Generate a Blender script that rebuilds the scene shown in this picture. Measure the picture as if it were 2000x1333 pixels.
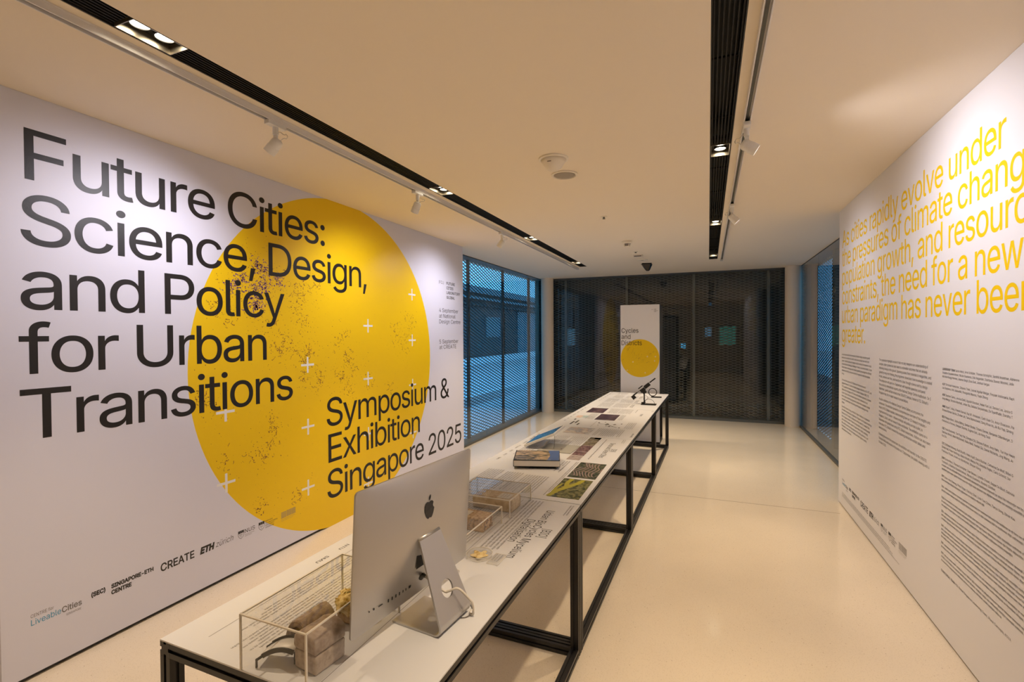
import bpy, bmesh, math, random, os
import numpy as np
from mathutils import Vector, Matrix, noise
from mathutils.geometry import delaunay_2d_cdt
random.seed(7)
for _o in list(bpy.data.objects):
    bpy.data.objects.remove(_o, do_unlink=True)
C = bpy.context.scene.collection
PI = math.pi
H = 2.691            # ceiling height
XL, XR = -2.888, 1.123   # faces of the two exhibition walls
GL, GR, GB = -3.16, 1.428, 9.462   # glazing planes: left, right, far

# ------------------------------------------------------------------ camera
cam = bpy.data.cameras.new('camera'); cam.sensor_width = 36.0
cam.lens = 946.03 / 2000 * 36.0; cam.clip_start = 0.02; cam.clip_end = 200
co = bpy.data.objects.new('camera', cam); C.objects.link(co)
def _camera(yaw, pitch, roll, pos):
    f = Vector((-math.sin(yaw)*math.cos(pitch), math.cos(yaw)*math.cos(pitch), -math.sin(pitch)))
    r = Vector((math.cos(yaw), math.sin(yaw), 0)); u = r.cross(f)
    c, s = math.cos(roll), math.sin(roll)
    r2 = c*r + s*u; u2 = -s*r + c*u
    m = Matrix((r2, u2, -f)).transposed().to_4x4(); m.translation = pos
    co.matrix_world = m
_camera(0.38529, 0.0145, -0.00574, (0, 0, 1.58))
sc = bpy.context.scene; sc.camera = co

# ------------------------------------------------------------------ world, exposure
w = bpy.data.worlds.new('world'); sc.world = w; w.use_nodes = True
nt = w.node_tree; nt.nodes.clear()
bg = nt.nodes.new('ShaderNodeBackground'); wo = nt.nodes.new('ShaderNodeOutputWorld')
bg.inputs[0].default_value = (0.085, 0.38, 0.74, 1); bg.inputs[1].default_value = 2.9
nt.links.new(bg.outputs[0], wo.inputs[0])
vs = sc.view_settings; vs.view_transform = 'Standard'; vs.look = 'None'
vs.exposure = 0.0; vs.gamma = 1.0; vs.use_curve_mapping = False
sc.cycles.max_bounces = 10; sc.cycles.diffuse_bounces = 5; sc.cycles.transparent_max_bounces = 24
sc.cycles.use_denoising = True; sc.cycles.sample_clamp_indirect = 4.0
sc.cycles.caustics_reflective = False; sc.cycles.caustics_refractive = False

WARM = (1.0, 0.78, 0.53); COOL = (0.95, 0.91, 1.0)
P_DOWN = 140.0     # each twin downlight
P_TRACK = 46.0     # each track spot head

# ------------------------------------------------------------------ materials
MATS = {}
def mat(name, col, rough=0.5, metal=0.0, spec=0.5, emis=None, es=0.0, bump=None):
    m = bpy.data.materials.new(name); m.use_nodes = True
    b = m.node_tree.nodes['Principled BSDF']
    b.inputs['Base Color'].default_value = (*col, 1); b.inputs['Roughness'].default_value = rough
    b.inputs['Metallic'].default_value = metal; b.inputs['Specular IOR Level'].default_value = spec
    if emis:
        b.inputs['Emission Color'].default_value = (*emis, 1); b.inputs['Emission Strength'].default_value = es
    if bump:
        n = m.node_tree; t = n.nodes.new('ShaderNodeTexNoise'); t.inputs['Scale'].default_value = bump[0]
        t.inputs['Detail'].default_value = 4
        tc = n.nodes.new('ShaderNodeTexCoord'); n.links.new(tc.outputs['Object'], t.inputs['Vector'])
        bp = n.nodes.new('ShaderNodeBump'); bp.inputs['Strength'].default_value = bump[1]; bp.inputs['Distance'].default_value = 0.01
        n.links.new(t.outputs['Fac'], bp.inputs['Height']); n.links.new(bp.outputs[0], b.inputs['Normal'])
    MATS[name] = m; return m

def ramp_mat(name, stops, scale=8.0, detail=6, rough=0.5, spec=0.4, kind='noise', coord='Object', stretch=(1,1,1), bump=0.0, dist=0.0):
    m = bpy.data.materials.new(name); m.use_nodes = True; n = m.node_tree
    b = n.nodes['Principled BSDF']; b.inputs['Roughness'].default_value = rough; b.inputs['Specular IOR Level'].default_value = spec
    tc = n.nodes.new('ShaderNodeTexCoord'); mp = n.nodes.new('ShaderNodeMapping'); mp.inputs['Scale'].default_value = stretch
    n.links.new(tc.outputs[coord], mp.inputs['Vector'])
    if kind == 'noise':
        t = n.nodes.new('ShaderNodeTexNoise'); t.inputs['Scale'].default_value = scale; t.inputs['Detail'].default_value = detail
        t.inputs['Distortion'].default_value = dist; out = t.outputs['Fac']
    elif kind == 'voronoi':
        t = n.nodes.new('ShaderNodeTexVoronoi'); t.inputs['Scale'].default_value = scale; out = t.outputs['Distance']
    else:
        t = n.nodes.new('ShaderNodeTexWave'); t.inputs['Scale'].default_value = scale; t.inputs['Distortion'].default_value = dist
        t.inputs['Detail'].default_value = detail; out = t.outputs['Fac']
    n.links.new(mp.outputs[0], t.inputs['Vector'])
    r = n.nodes.new('ShaderNodeValToRGB'); e = r.color_ramp.elements
    e[0].position, e[0].color = stops[0][0], (*stops[0][1], 1)
    e[1].position, e[1].color = stops[-1][0], (*stops[-1][1], 1)
    for p, c in stops[1:-1]:
        x = e.new(p); x.color = (*c, 1)
    n.links.new(out, r.inputs[0]); n.links.new(r.outputs[0], b.inputs['Base Color'])
    if bump:
        bp = n.nodes.new('ShaderNodeBump'); bp.inputs['Strength'].default_value = bump; bp.inputs['Distance'].default_value = 0.004
        n.links.new(out, bp.inputs['Height']); n.links.new(bp.outputs[0], b.inputs['Normal'])
    MATS[name] = m; return m

def glass(name, tint=(0.93, 0.97, 0.96), ior=1.5, gain=1.0, rough=0.0):
    m = bpy.data.materials.new(name); m.use_nodes = True; n = m.node_tree; n.nodes.clear()
    o = n.nodes.new('ShaderNodeOutputMaterial'); mx = n.nodes.new('ShaderNodeMixShader')
    tr = n.nodes.new('ShaderNodeBsdfTransparent'); tr.inputs[0].default_value = (*tint, 1)
    gl = n.nodes.new('ShaderNodeBsdfGlossy'); gl.inputs['Roughness'].default_value = rough
    fr = n.nodes.new('ShaderNodeFresnel'); fr.inputs[0].default_value = ior
    # the same reflectance on a pane's front and back face
    geo = n.nodes.new('ShaderNodeNewGeometry'); ml = n.nodes.new('ShaderNodeMath'); ml.operation = 'MULTIPLY'
    dv = n.nodes.new('ShaderNodeMath'); dv.operation = 'SUBTRACT'; dv.inputs[0].default_value = 1.0
    n.links.new(geo.outputs['Backfacing'], dv.inputs[1])
    n.links.new(fr.outputs[0], ml.inputs[0]); n.links.new(dv.outputs[0], ml.inputs[1])
    m2 = n.nodes.new('ShaderNodeMath'); m2.operation = 'MULTIPLY'; m2.inputs[1].default_value = gain; m2.use_clamp = True
    n.links.new(ml.outputs[0], m2.inputs[0])
    n.links.new(m2.outputs[0], mx.inputs[0]); n.links.new(tr.outputs[0], mx.inputs[1]); n.links.new(gl.outputs[0], mx.inputs[2])
    n.links.new(mx.outputs[0], o.inputs[0]); MATS[name] = m; return m

def floor_material():
    m = bpy.data.materials.new('terrazzo'); m.use_nodes = True; n = m.node_tree
    b = n.nodes['Principled BSDF']; b.inputs['Roughness'].default_value = 0.13; b.inputs['Specular IOR Level'].default_value = 0.45
    tc = n.nodes.new('ShaderNodeTexCoord')
    v = n.nodes.new('ShaderNodeTexVoronoi'); v.inputs['Scale'].default_value = 140; n.links.new(tc.outputs['Object'], v.inputs['Vector'])
    r = n.nodes.new('ShaderNodeValToRGB'); e = r.color_ramp.elements
    e[0].position = 0.0; e[0].color = (0.60, 0.50, 0.37, 1); e[1].position = 0.34; e[1].color = (0.78, 0.68, 0.54, 1)
    n.links.new(v.outputs['Distance'], r.inputs[0])
    # rare dark chips
    v2 = n.nodes.new('ShaderNodeTexVoronoi'); v2.inputs['Scale'].default_value = 26; n.links.new(tc.outputs['Object'], v2.inputs['Vector'])
    r2 = n.nodes.new('ShaderNodeValToRGB'); e = r2.color_ramp.elements
    e[0].position = 0.045; e[0].color = (0.62, 0.55, 0.48, 1); e[1].position = 0.085; e[1].color = (1, 1, 1, 1)
    n.links.new(v2.outputs['Distance'], r2.inputs[0])
    no = n.nodes.new('ShaderNodeTexNoise'); no.inputs['Scale'].default_value = 1.3; n.links.new(tc.outputs['Object'], no.inputs['Vector'])
    r3 = n.nodes.new('ShaderNodeValToRGB'); e = r3.color_ramp.elements
    e[0].position = 0.35; e[0].color = (0.93, 0.93, 0.93, 1); e[1].position = 0.65; e[1].color = (1, 1, 1, 1)
    n.links.new(no.outputs['Fac'], r3.inputs[0])
    mx = n.nodes.new('ShaderNodeMix'); mx.data_type = 'RGBA'; mx.blend_type = 'MULTIPLY'; mx.inputs['Factor'].default_value = 1
    n.links.new(r.outputs[0], mx.inputs['A']); n.links.new(r2.outputs[0], mx.inputs['B'])
    mx2 = n.nodes.new('ShaderNodeMix'); mx2.data_type = 'RGBA'; mx2.blend_type = 'MULTIPLY'; mx2.inputs['Factor'].default_value = 1
    n.links.new(mx.outputs['Result'], mx2.inputs['A']); n.links.new(r3.outputs[0], mx2.inputs['B'])
    n.links.new(mx2.outputs['Result'], b.inputs['Base Color'])
    MATS['terrazzo'] = m; return m

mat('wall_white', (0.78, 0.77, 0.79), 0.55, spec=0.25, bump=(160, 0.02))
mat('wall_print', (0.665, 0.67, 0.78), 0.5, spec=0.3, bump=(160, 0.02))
mat('rear_white', (0.75, 0.74, 0.72), 0.6)
mat('ceiling_white', (0.82, 0.735, 0.61), 0.8, spec=0.2)
mat("column_white", (0.76, 0.65, 0.52), 0.6)
floor_material()
mat('vinyl_black', (0.012, 0.010, 0.010), 0.45, spec=0.4, bump=(120, 0.05))
mat('vinyl_yellow', (0.82, 0.54, 0.003), 0.38, spec=0.4)
mat('vinyl_letter_yellow', (0.87, 0.57, 0.004), 0.6, spec=0.15)
mat('vinyl_white', (0.78, 0.77, 0.76), 0.45)
mat('print_blue', (0.05, 0.30, 0.50), 0.5)
mat('speck_brown', (0.13, 0.022, 0.020), 0.5)
mat('speck_purple', (0.13, 0.04, 0.21), 0.5)
mat('ink_black', (0.02, 0.018, 0.018), 0.5)
mat('ink_print', (0.06, 0.055, 0.055), 0.55)
mat('ink_grey', (0.16, 0.15, 0.15), 0.55)
mat('board_white', (0.73, 0.735, 0.765), 0.34, spec=0.45)
mat('frame_black', (0.013, 0.012, 0.012), 0.38, metal=0.0, spec=0.45)
mat('grille_black', (0.014, 0.013, 0.012), 0.6, spec=0.2)
mat('slot_black', (0.010, 0.010, 0.010), 0.55)
mat('box_metal', (0.35, 0.31, 0.25), 0.35, metal=0.8)
mat('lamp_white', (0.78, 0.77, 0.76), 0.35)
mat('bulb_warm', (1, 1, 1), 0.3, emis=(1.0, 0.86, 0.62), es=28.0)
mat('bulb_neutral', (1, 1, 1), 0.3, emis=(1.0, 0.95, 0.92), es=7.0)
mat('track_white', (0.72, 0.70, 0.69), 0.4)
mat('steel_grey', (0.115, 0.118, 0.108), 0.5, metal=0.2)
mat('steel_dark', (0.060, 0.070, 0.075), 0.5, metal=0.2)
mat('mesh_steel', (0.095, 0.096, 0.09), 0.5, metal=0.2)
glass('window_glass', (0.95, 0.975, 0.975), gain=1.7)
glass('acrylic', (0.975, 0.972, 0.965), gain=1.1)
mat('acrylic_lit_edge', (0.78, 0.73, 0.64), 0.35, spec=0.5)  # pale opaque colour standing in for light caught by clear edges
mat('aluminium', (0.52, 0.505, 0.49), 0.36, metal=0.75)
mat('screen_black', (0.01, 0.01, 0.012), 0.12)
mat('logo_black', (0.012, 0.012, 0.014), 0.15)
mat('cable_white', (0.72, 0.68, 0.62), 0.45)
mat('plastic_black', (0.012, 0.011, 0.011), 0.5, spec=0.3)
mat('plastic_white', (0.76, 0.74, 0.71), 0.4)
mat('plate_grey', (0.43, 0.42, 0.38), 0.4)
mat('paper', (0.78, 0.74, 0.67), 0.7)
mat('cover_blue', (0.075, 0.14, 0.36), 0.3)
ramp_mat('mycelium_brown', [(0.3, (0.30, 0.225, 0.175)), (0.5, (0.42, 0.33, 0.265)), (0.7, (0.52, 0.43, 0.36))], 60, 6, 0.85, bump=0.5)
ramp_mat('mycelium_pale', [(0.3, (0.38, 0.30, 0.23)), (0.5, (0.52, 0.43, 0.345)), (0.7, (0.62, 0.53, 0.44))], 60, 6, 0.85, bump=0.5)
ramp_mat('mycelium_tan', [(0.30, (0.22, 0.12, 0.06)), (0.42, (0.55, 0.38, 0.22)), (0.7, (0.72, 0.55, 0.36))], 70, 6, 0.85, bump=0.6)
ramp_mat('mycelium_cream', [(0.3, (0.55, 0.42, 0.25)), (0.6, (0.75, 0.62, 0.42))], 40, 6, 0.85, bump=0.4)
ramp_mat('foam_yellow', [(0.3, (0.55, 0.30, 0.06)), (0.5, (0.88, 0.68, 0.30)), (0.8, (0.92, 0.80, 0.50))], 70, 5, 0.7, bump=0.6)
ramp_mat('book_photo', [(0.30, (0.02, 0.018, 0.014)), (0.45, (0.13, 0.11, 0.05)), (0.55, (0.50, 0.36, 0.20)), (0.75, (0.68, 0.50, 0.30))], 11, 6, 0.3, dist=1.2, stretch=(1, 2.2, 1))
ramp_mat('photo_trees', [(0.32, (0.015, 0.018, 0.010)), (0.47, (0.09, 0.10, 0.025)), (0.56, (0.26, 0.24, 0.09)), (0.68, (0.10, 0.11, 0.05)), (0.8, (0.42, 0.40, 0.30))], 38, 9, 0.35, dist=0.3)
ramp_mat('photo_garden', [(0.35, (0.012, 0.016, 0.010)), (0.5, (0.05, 0.07, 0.03)), (0.62, (0.15, 0.13, 0.09)), (0.75, (0.26, 0.16, 0.14))], 30, 8, 0.35)
mat('terrace_print', (0.30, 0.215, 0.20), 0.4)
mat('photo_yellow', (0.46, 0.42, 0.03), 0.4)
ramp_mat('photo_city', [(0.32, (0.05, 0.025, 0.03)), (0.5, (0.17, 0.09, 0.10)), (0.62, (0.30, 0.19, 0.18)), (0.75, (0.42, 0.33, 0.30))], 60, 6, 0.35)
ramp_mat('photo_hill', [(0.32, (0.05, 0.05, 0.03)), (0.5, (0.22, 0.18, 0.11)), (0.7, (0.40, 0.36, 0.30))], 40, 6, 0.35)
ramp_mat('photo_sky', [(0.35, (0.22, 0.26, 0.32)), (0.65, (0.45, 0.47, 0.48))], 20, 4, 0.35)
ramp_mat('photo_haze', [(0.3, (0.25, 0.19, 0.19)), (0.7, (0.55, 0.48, 0.46))], 50, 6, 0.35)
ramp_mat('photo_purple', [(0.35, (0.030, 0.018, 0.028)), (0.55, (0.075, 0.045, 0.07)), (0.68, (0.22, 0.13, 0.12)), (0.8, (0.40, 0.30, 0.25))], 9, 5, 0.35, dist=1.0)
ramp_mat('photo_night', [(0.45, (0.055, 0.035, 0.055)), (0.62, (0.10, 0.065, 0.085)), (0.78, (0.5, 0.4, 0.35))], 12, 6, 0.35)
ramp_mat('map_print', [(0.36, (0.70, 0.66, 0.60)), (0.47, (0.52, 0.42, 0.38)), (0.54, (0.34, 0.38, 0.46)), (0.66, (0.70, 0.66, 0.60))], 16, 7, 0.4)
ramp_mat('sketch_blue', [(0.3, (0.20, 0.42, 0.46)), (0.6, (0.62, 0.62, 0.58))], 20, 4, 0.4)
ramp_mat('sketch_red', [(0.3, (0.60, 0.28, 0.20)), (0.6, (0.70, 0.60, 0.53))], 20, 4, 0.4)
ramp_mat('tablet_screen_image', [(0.35, (0.004, 0.010, 0.03)), (0.5, (0.012, 0.05, 0.14)), (0.62, (0.08, 0.25, 0.45))], 18, 6, 0.15)
mat('courtyard_floor', (0.64, 0.66, 0.68), 0.5)
mat('courtyard_wall', (0.055, 0.06, 0.065), 0.6)
mat('courtyard_dark', (0.025, 0.028, 0.03), 0.6)
mat('courtyard_panel', (0.20, 0.22, 0.24), 0.5)
mat('courtyard_pale', (0.90, 0.92, 0.94), 0.4)
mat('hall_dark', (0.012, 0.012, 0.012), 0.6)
mat('hall_floor', (0.07, 0.06, 0.05), 0.3)
mat('screen_cyan', (0.01, 0.02, 0.03), 0.3, emis=(0.05, 0.32, 0.55), es=0.9)
mat('screen_blue', (0.01, 0.02, 0.03), 0.3, emis=(0.10, 0.28, 0.45), es=0.4)
mat('screen_green', (0.01, 0.02, 0.03), 0.3, emis=(0.02, 0.22, 0.17), es=0.35)
mat('grille_grey', (0.33, 0.29, 0.24), 0.7)
mat('detector_cream', (0.76, 0.70, 0.60), 0.5)
mat('detector_dark', (0.18, 0.15, 0.13), 0.6)
mat('camera_dome', (0.012, 0.014, 0.018), 0.15)
mat('joint_dark', (0.22, 0.17, 0.12), 0.7)
mat('shadow_gap_dark', (0.05, 0.05, 0.05), 0.5)  # near-black standing in for the shade in the gap under the panels

# ------------------------------------------------------------------ mesh helpers
class MB:
    def __init__(s): s.v, s.f = [], []
    def add(s, vs, fs):
        o = len(s.v); s.v += [tuple(p) for p in vs]; s.f += [tuple(i+o for i in q) for q in fs]; return s
    def box(s, x0, x1, y0, y1, z0, z1):
        v = [(x0,y0,z0),(x1,y0,z0),(x1,y1,z0),(x0,y1,z0),(x0,y0,z1),(x1,y0,z1),(x1,y1,z1),(x0,y1,z1)]
        return s.add(v, [(0,3,2,1),(4,5,6,7),(0,1,5,4),(1,2,6,5),(2,3,7,6),(3,0,4,7)])
    def obox(s, c, ax, ay, az, hx, hy, hz):
        c = Vector(c); ax, ay, az = Vector(ax).normalized(), Vector(ay).normalized(), Vector(az).normalized()
        v = [c + ax*hx*i + ay*hy*j + az*hz*k for k in (-1,1) for (i,j) in ((-1,-1),(1,-1),(1,1),(-1,1))]
        return s.add(v, [(0,3,2,1),(4,5,6,7),(0,1,5,4),(1,2,6,5),(2,3,7,6),(3,0,4,7)])
    def lathe(s, prof, c=(0,0,0), n=32, axis=(0,0,1), cap=True):
        az = Vector(axis).normalized(); t = Vector((1,0,0)) if abs(az.x) < .9 else Vector((0,1,0))
        ax = az.cross(t).normalized(); ay = az.cross(ax); c = Vector(c); vs = []; fs = []
        for (r, h) in prof:
            for i in range(n):
                a = 2*PI*i/n; vs.append(c + az*h + (ax*math.cos(a)+ay*math.sin(a))*r)
        for k in range(len(prof)-1):
            for i in range(n):
                j = (i+1) % n; fs.append((k*n+i, k*n+j, (k+1)*n+j, (k+1)*n+i))
        if cap:
            fs.append(tuple(reversed(range(n)))); fs.append(tuple((len(prof)-1)*n+i for i in range(n)))
        return s.add(vs, fs)
    def tube(s, pts, r, n=8, closed=False):
        pts = [Vector(p) for p in pts]; vs = []; fs = []; m = len(pts); prev = None
        for i, p in enumerate(pts):
            a = pts[i-1] if (i or closed) else p; b = pts[(i+1) % m] if (i < m-1 or closed) else p
            d = (b-a).normalized()
            if prev is None:
                t = Vector((0,0,1)) if abs(d.z) < .9 else Vector((1,0,0)); u = d.cross(t).normalized()
            else:
                u = (prev - d*prev.dot(d)).normalized()
            prev = u; q = d.cross(u)
            for k in range(n):
                an = 2*PI*k/n; vs.append(p + (u*math.cos(an)+q*math.sin(an))*r)
        for i in range(m if closed else m-1):
            j = (i+1) % m
            for k in range(n):
                l = (k+1) % n; fs.append((i*n+k, i*n+l, j*n+l, j*n+k))
        if not closed:
            fs.append(tuple(reversed(range(n)))); fs.append(tuple((m-1)*n+k for k in range(n)))
        return s.add(vs, fs)
    def prism(s, poly, fn, t0, t1):
        """poly: 2d outline; fn(u,v,t)->xyz"""
        n = len(poly)
        v = [fn(u, w_, t0) for u, w_ in poly] + [fn(u, w_, t1) for u, w_ in poly]
        return s.add(v, [tuple(reversed(range(n))), tuple(range(n, 2*n))] + [(i, (i+1) % n, n+(i+1) % n, n+i) for i in range(n)])
    def build(s, name, m, parent=None, smooth=False, recalc=True, bevel=0.0, loc=None, rz=0.0):
        me = bpy.data.meshes.new(name); me.from_pydata(s.v, [], s.f); me.update()
        if recalc:
            b = bmesh.new(); b.from_mesh(me); bmesh.ops.recalc_face_normals(b, faces=b.faces)
            b.to_mesh(me); b.free()
        return link(name, me, m, parent, smooth, bevel, loc, rz)
def link(name, me, m, parent=None, smooth=False, bevel=0.0, loc=None, rz=0.0):
    o = bpy.data.objects.new(name, me); C.objects.link(o)
    me.materials.append(MATS[m] if isinstance(m, str) else m)
    if smooth:
        for p in me.polygons: p.use_smooth = True
        if smooth != 'all':
            try:
                me.set_sharp_from_angle(angle=math.radians(40))
            except Exception: pass
    if bevel:
        bv = o.modifiers.new('bevel', 'BEVEL'); bv.width = bevel; bv.segments = 2; bv.limit_method = 'ANGLE'
    if parent: o.parent = parent
    if loc: o.location = loc
    if rz: o.rotation_euler[2] = rz
    return o
def tag(o, label, cat, group=None, kind=None):
    if label: o['label'] = label
    if cat: o['category'] = cat
    if group: o['group'] = group
    if kind: o['kind'] = kind
    return o
def thing(name, label, cat, loc=(0,0,0), rz=0.0, group=None):
    o = bpy.data.objects.new(name, None); C.objects.link(o); o.empty_display_size = 0.1
    o.location = loc; o.rotation_euler[2] = rz
    return tag(o, label, cat, group)
def struct(name, mb, m, **k):
    o = mb.build(name, m, **k); o['kind'] = 'structure'; return o
def dup(root, loc, label, group=None, rz=None):
    r = root.copy(); C.objects.link(r); r.location = loc
    if rz is not None: r.rotation_euler[2] = rz
    r['label'] = label
    if group: r['group'] = group
    for ch in list(root.children):
        c = ch.copy(); C.objects.link(c); c.parent = r
        for g in list(ch.children):
            d = g.copy(); C.objects.link(d); d.parent = c
    return r

# ------------------------------------------------------------------ lettering
try:
    FONT = bpy.data.fonts.load(os.path.join(bpy.utils.system_resource('DATAFILES'), 'fonts', 'Inter.woff2'))
except Exception:
    FONT = None
def glyphs(s, size, bold=0.0, res=3, shear=0.0, spacing=1.0):
    cu = bpy.data.curves.new('t', 'FONT'); cu.body = s; cu.size = size; cu.resolution_u = res
    if FONT: cu.font = FONT
    cu.shear = shear; cu.space_character = spacing; cu.fill_mode = 'NONE'
    o = bpy.data.objects.new('t', cu); C.objects.link(o)
    dg = bpy.context.evaluated_depsgraph_get(); ev = o.evaluated_get(dg); me = ev.to_mesh()
    v = [Vector((p.co.x/size, p.co.y/size)) for p in me.vertices]; e = [tuple(p.vertices) for p in me.edges]
    ev.to_mesh_clear(); bpy.data.objects.remove(o, do_unlink=True); bpy.data.curves.remove(cu)
    if not v: return [], []
    if bold:     # thicken the strokes: push every outline point along its outward normal
        nx_ = {a: b for a, b in e}; pv = {b: a for a, b in e}
        ar = sum(v[a].x*v[b].y-v[b].x*v[a].y for a, b in e); sg = 1.0 if ar > 0 else -1.0; out = []
        for i, p in enumerate(v):
            a, b = v[pv.get(i, i)], v[nx_.get(i, i)]; d1, d2 = (p-a), (b-p)
            n1 = Vector((d1.y, -d1.x)); n2 = Vector((d2.y, -d2.x))
            n1 = n1.normalized() if n1.length > 1e-9 else n2.normalized(); n2 = n2.normalized() if n2.length > 1e-9 else n1
            m = n1+n2; m = m/max(.5, 1+n1.dot(n2)) if m.length > 1e-6 else n1
            out.append(p+m*bold*sg*.5)
        v = out
    r = delaunay_2d_cdt(v, e, [], 0, 1e-6)
    # keep the triangles inside the outlines (non-zero winding)
    P = np.array([(p.x, p.y) for p in r[0]]); T = np.array([q for q in r[2] if len(q) == 3]); cen = P[T].mean(1)
    V = np.array([(p.x, p.y) for p in v]); A = V[[q[0] for q in e]]; B = V[[q[1] for q in e]]
    lo, hi = np.minimum(A[:, 0], B[:, 0]), np.maximum(A[:, 0], B[:, 0])
    order = np.argsort(cen[:, 0]); keep = []
    for k in range(0, len(order), 96):
        ix = order[k:k+96]; c = cen[ix]; m = (hi >= c[0, 0]) & (lo <= c[-1, 0]); a, b = A[m], B[m]
        if not len(a): continue
        x = c[:, 0][:, None]; up = (a[:, 0] <= x) & (b[:, 0] > x); dn = (b[:, 0] <= x) & (a[:, 0] > x)
        dx = b[:, 0]-a[:, 0]; yy = a[:, 1]+(x-a[:, 0])/np.where(dx == 0, 1, dx)*(b[:, 1]-a[:, 1]); ab = yy > c[:, 1][:, None]
        wn = (up & ab).sum(1)-(dn & ab).sum(1); keep += list(ix[wn != 0])
    return [(p[0]*size, p[1]*size) for p in P], [tuple(int(i) for i in T[q]) for q in keep]
CAP = max(p[1] for p in glyphs('H', 1.0)[0])     # cap height of the face at size 1
EM = 0.727/CAP
def put(mb, s, fn, u0, v0, cap=None, size=None, width=None, align='l', lift=0.001, **k):
    """lay a line of lettering: left edge u0, baseline v0; width (if given) fits the line's inked length"""
    size = size*EM if size else cap/CAP
    v, f = glyphs(s, size, **k)
    if not v: return 0
    a = min(p[0] for p in v); b = max(p[0] for p in v); sx = (width/(b-a)) if width else 1.0
    off = {'l': 0, 'c': -(b-a)*sx/2, 'r': -(b-a)*sx}[align]
    mb.add([fn(u0+off+(x-a)*sx, v0+y, lift) for x, y in v], f); return (b-a)*sx
def greek(mb, fn, u0, v0, length, xh, lift=0.001, gray=0.8, seed=None):
    """a line of print too small to read: word-long runs of letter-sized strokes"""
    rnd = random.Random(seed if seed is not None else random.random())
    u = u0; end = u0+length
    while u < end-xh*1.2:
        nl = rnd.choice((2,3,4,5,6,7,8,9))
        for i in range(nl):
            wv = xh*rnd.uniform(0.45, 0.95)
            if u+wv > end: break
            h = xh*(1.45 if rnd.random() < 0.28 else 1.0); d = -xh*0.4 if rnd.random() < 0.1 else 0
            t = wv*0.22
            for (p, q, r_, s_) in ((u, u+t, d, h), (u+wv-t, u+wv, 0, xh), (u, u+wv, xh*0.84, xh)):
                mb.add([fn(p, v0+r_, lift), fn(q, v0+r_, lift), fn(q, v0+s_, lift), fn(p, v0+s_, lift)], [(0,1,2,3)])
            u += wv+xh*0.22
        u += xh*0.5
def rect(mb, fn, u0, u1, v0, v1, lift=0.001):
    mb.add([fn(u0,v0,lift), fn(u1,v0,lift), fn(u1,v1,lift), fn(u0,v1,lift)], [(0,1,2,3)])
def poly(mb, fn, pts, lift=0.001):
    mb.add([fn(a, b, lift) for a, b in pts], [tuple(range(len(pts)))])
def decal(mb, name, m, parent):
    return mb.build(name, m, parent, recalc=False)

def wall_l(u, v, t): return (XL+t*.3, u, v)          # u = world Y
def wall_r(u, v, t): return (XR-t*.3, -u, v)         # u = -world Y

# ================================================================== SETTING
# floor
fl = MB().box(-3.42, 1.70, -2.6, 9.62, -0.12, 0.0)
struct('floor', fl, 'terrazzo')
j = MB(); j.box(XL+0.06, XR-0.06, 4.953, 4.957, -0.002, 0.0006)
struct('trim_1', j, 'joint_dark')     # thin expansion joint across the floor
# ceiling, with the two recessed slots left open
SL0, SL1 = -1.985, -1.862; SR0, SR1 = 0.008, 0.126; SEND = 7.92
ce = MB()
for a, b in ((-3.45, SL0), (SL1, SR0), (SR1, 1.72)): ce.box(a, b, -2.6, SEND, H, H+0.16)
ce.box(-3.45, 1.72, SEND, 9.72, H, H+0.16)
ce.box(-3.45, 1.72, -2.6, 9.72, H+0.16, H+0.3)
struct('ceiling', ce, 'ceiling_white')
# rear wall, and unseen side walls added to keep outside light from leaking in
struct('wall_rear', MB().box(-3.4, 1.7, -2.6, -2.5, 0, H), 'rear_white')
struct('closing_wall_left', MB().box(-3.45, -3.10, -2.5, 5.35, 0, H), 'rear_white')
struct('closing_wall_right', MB().box(1.36, 1.72, -2.5, 5.2, 0, H), 'rear_white')

# expanded metal
def exp_mesh(mb, fn, u0, u1, z0, z1, pw=0.137, ph=0.048, sw=0.0075, dp=0.009, tilt=-0.006):
    """expanded metal: diamond lattice of tilted flat strands; fn(u,z,t) -> xyz"""
    nu = int((u1-u0)/(pw/2)); nz = int((z1-z0)/(ph/2)); pw2 = (u1-u0)/nu; ph2 = (z1-z0)/nz
    for i in range(nu):
        for k in range(nz):
            if (i+k) % 2 == 0: a, b = (u0+i*pw2, z0+k*ph2), (u0+(i+1)*pw2, z0+(k+1)*ph2)
            else: a, b = (u0+i*pw2, z0+(k+1)*ph2), (u0+(i+1)*pw2, z0+k*ph2)
            h = sw/2; v = []
            for t, dz in ((0, -tilt/2), (dp, tilt/2)):
                v += [fn(a[0], a[1]-h+dz, t), fn(b[0], b[1]-h+dz, t), fn(b[0], b[1]+h+dz, t), fn(a[0], a[1]+h+dz, t)]
            mb.add(v, [(0,1,2,3),(7,6,5,4),(0,4,5,1),(3,2,6,7)])
def win(name):
    o = bpy.data.objects.new(name, None); C.objects.link(o); o['kind'] = 'structure'; return o
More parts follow.
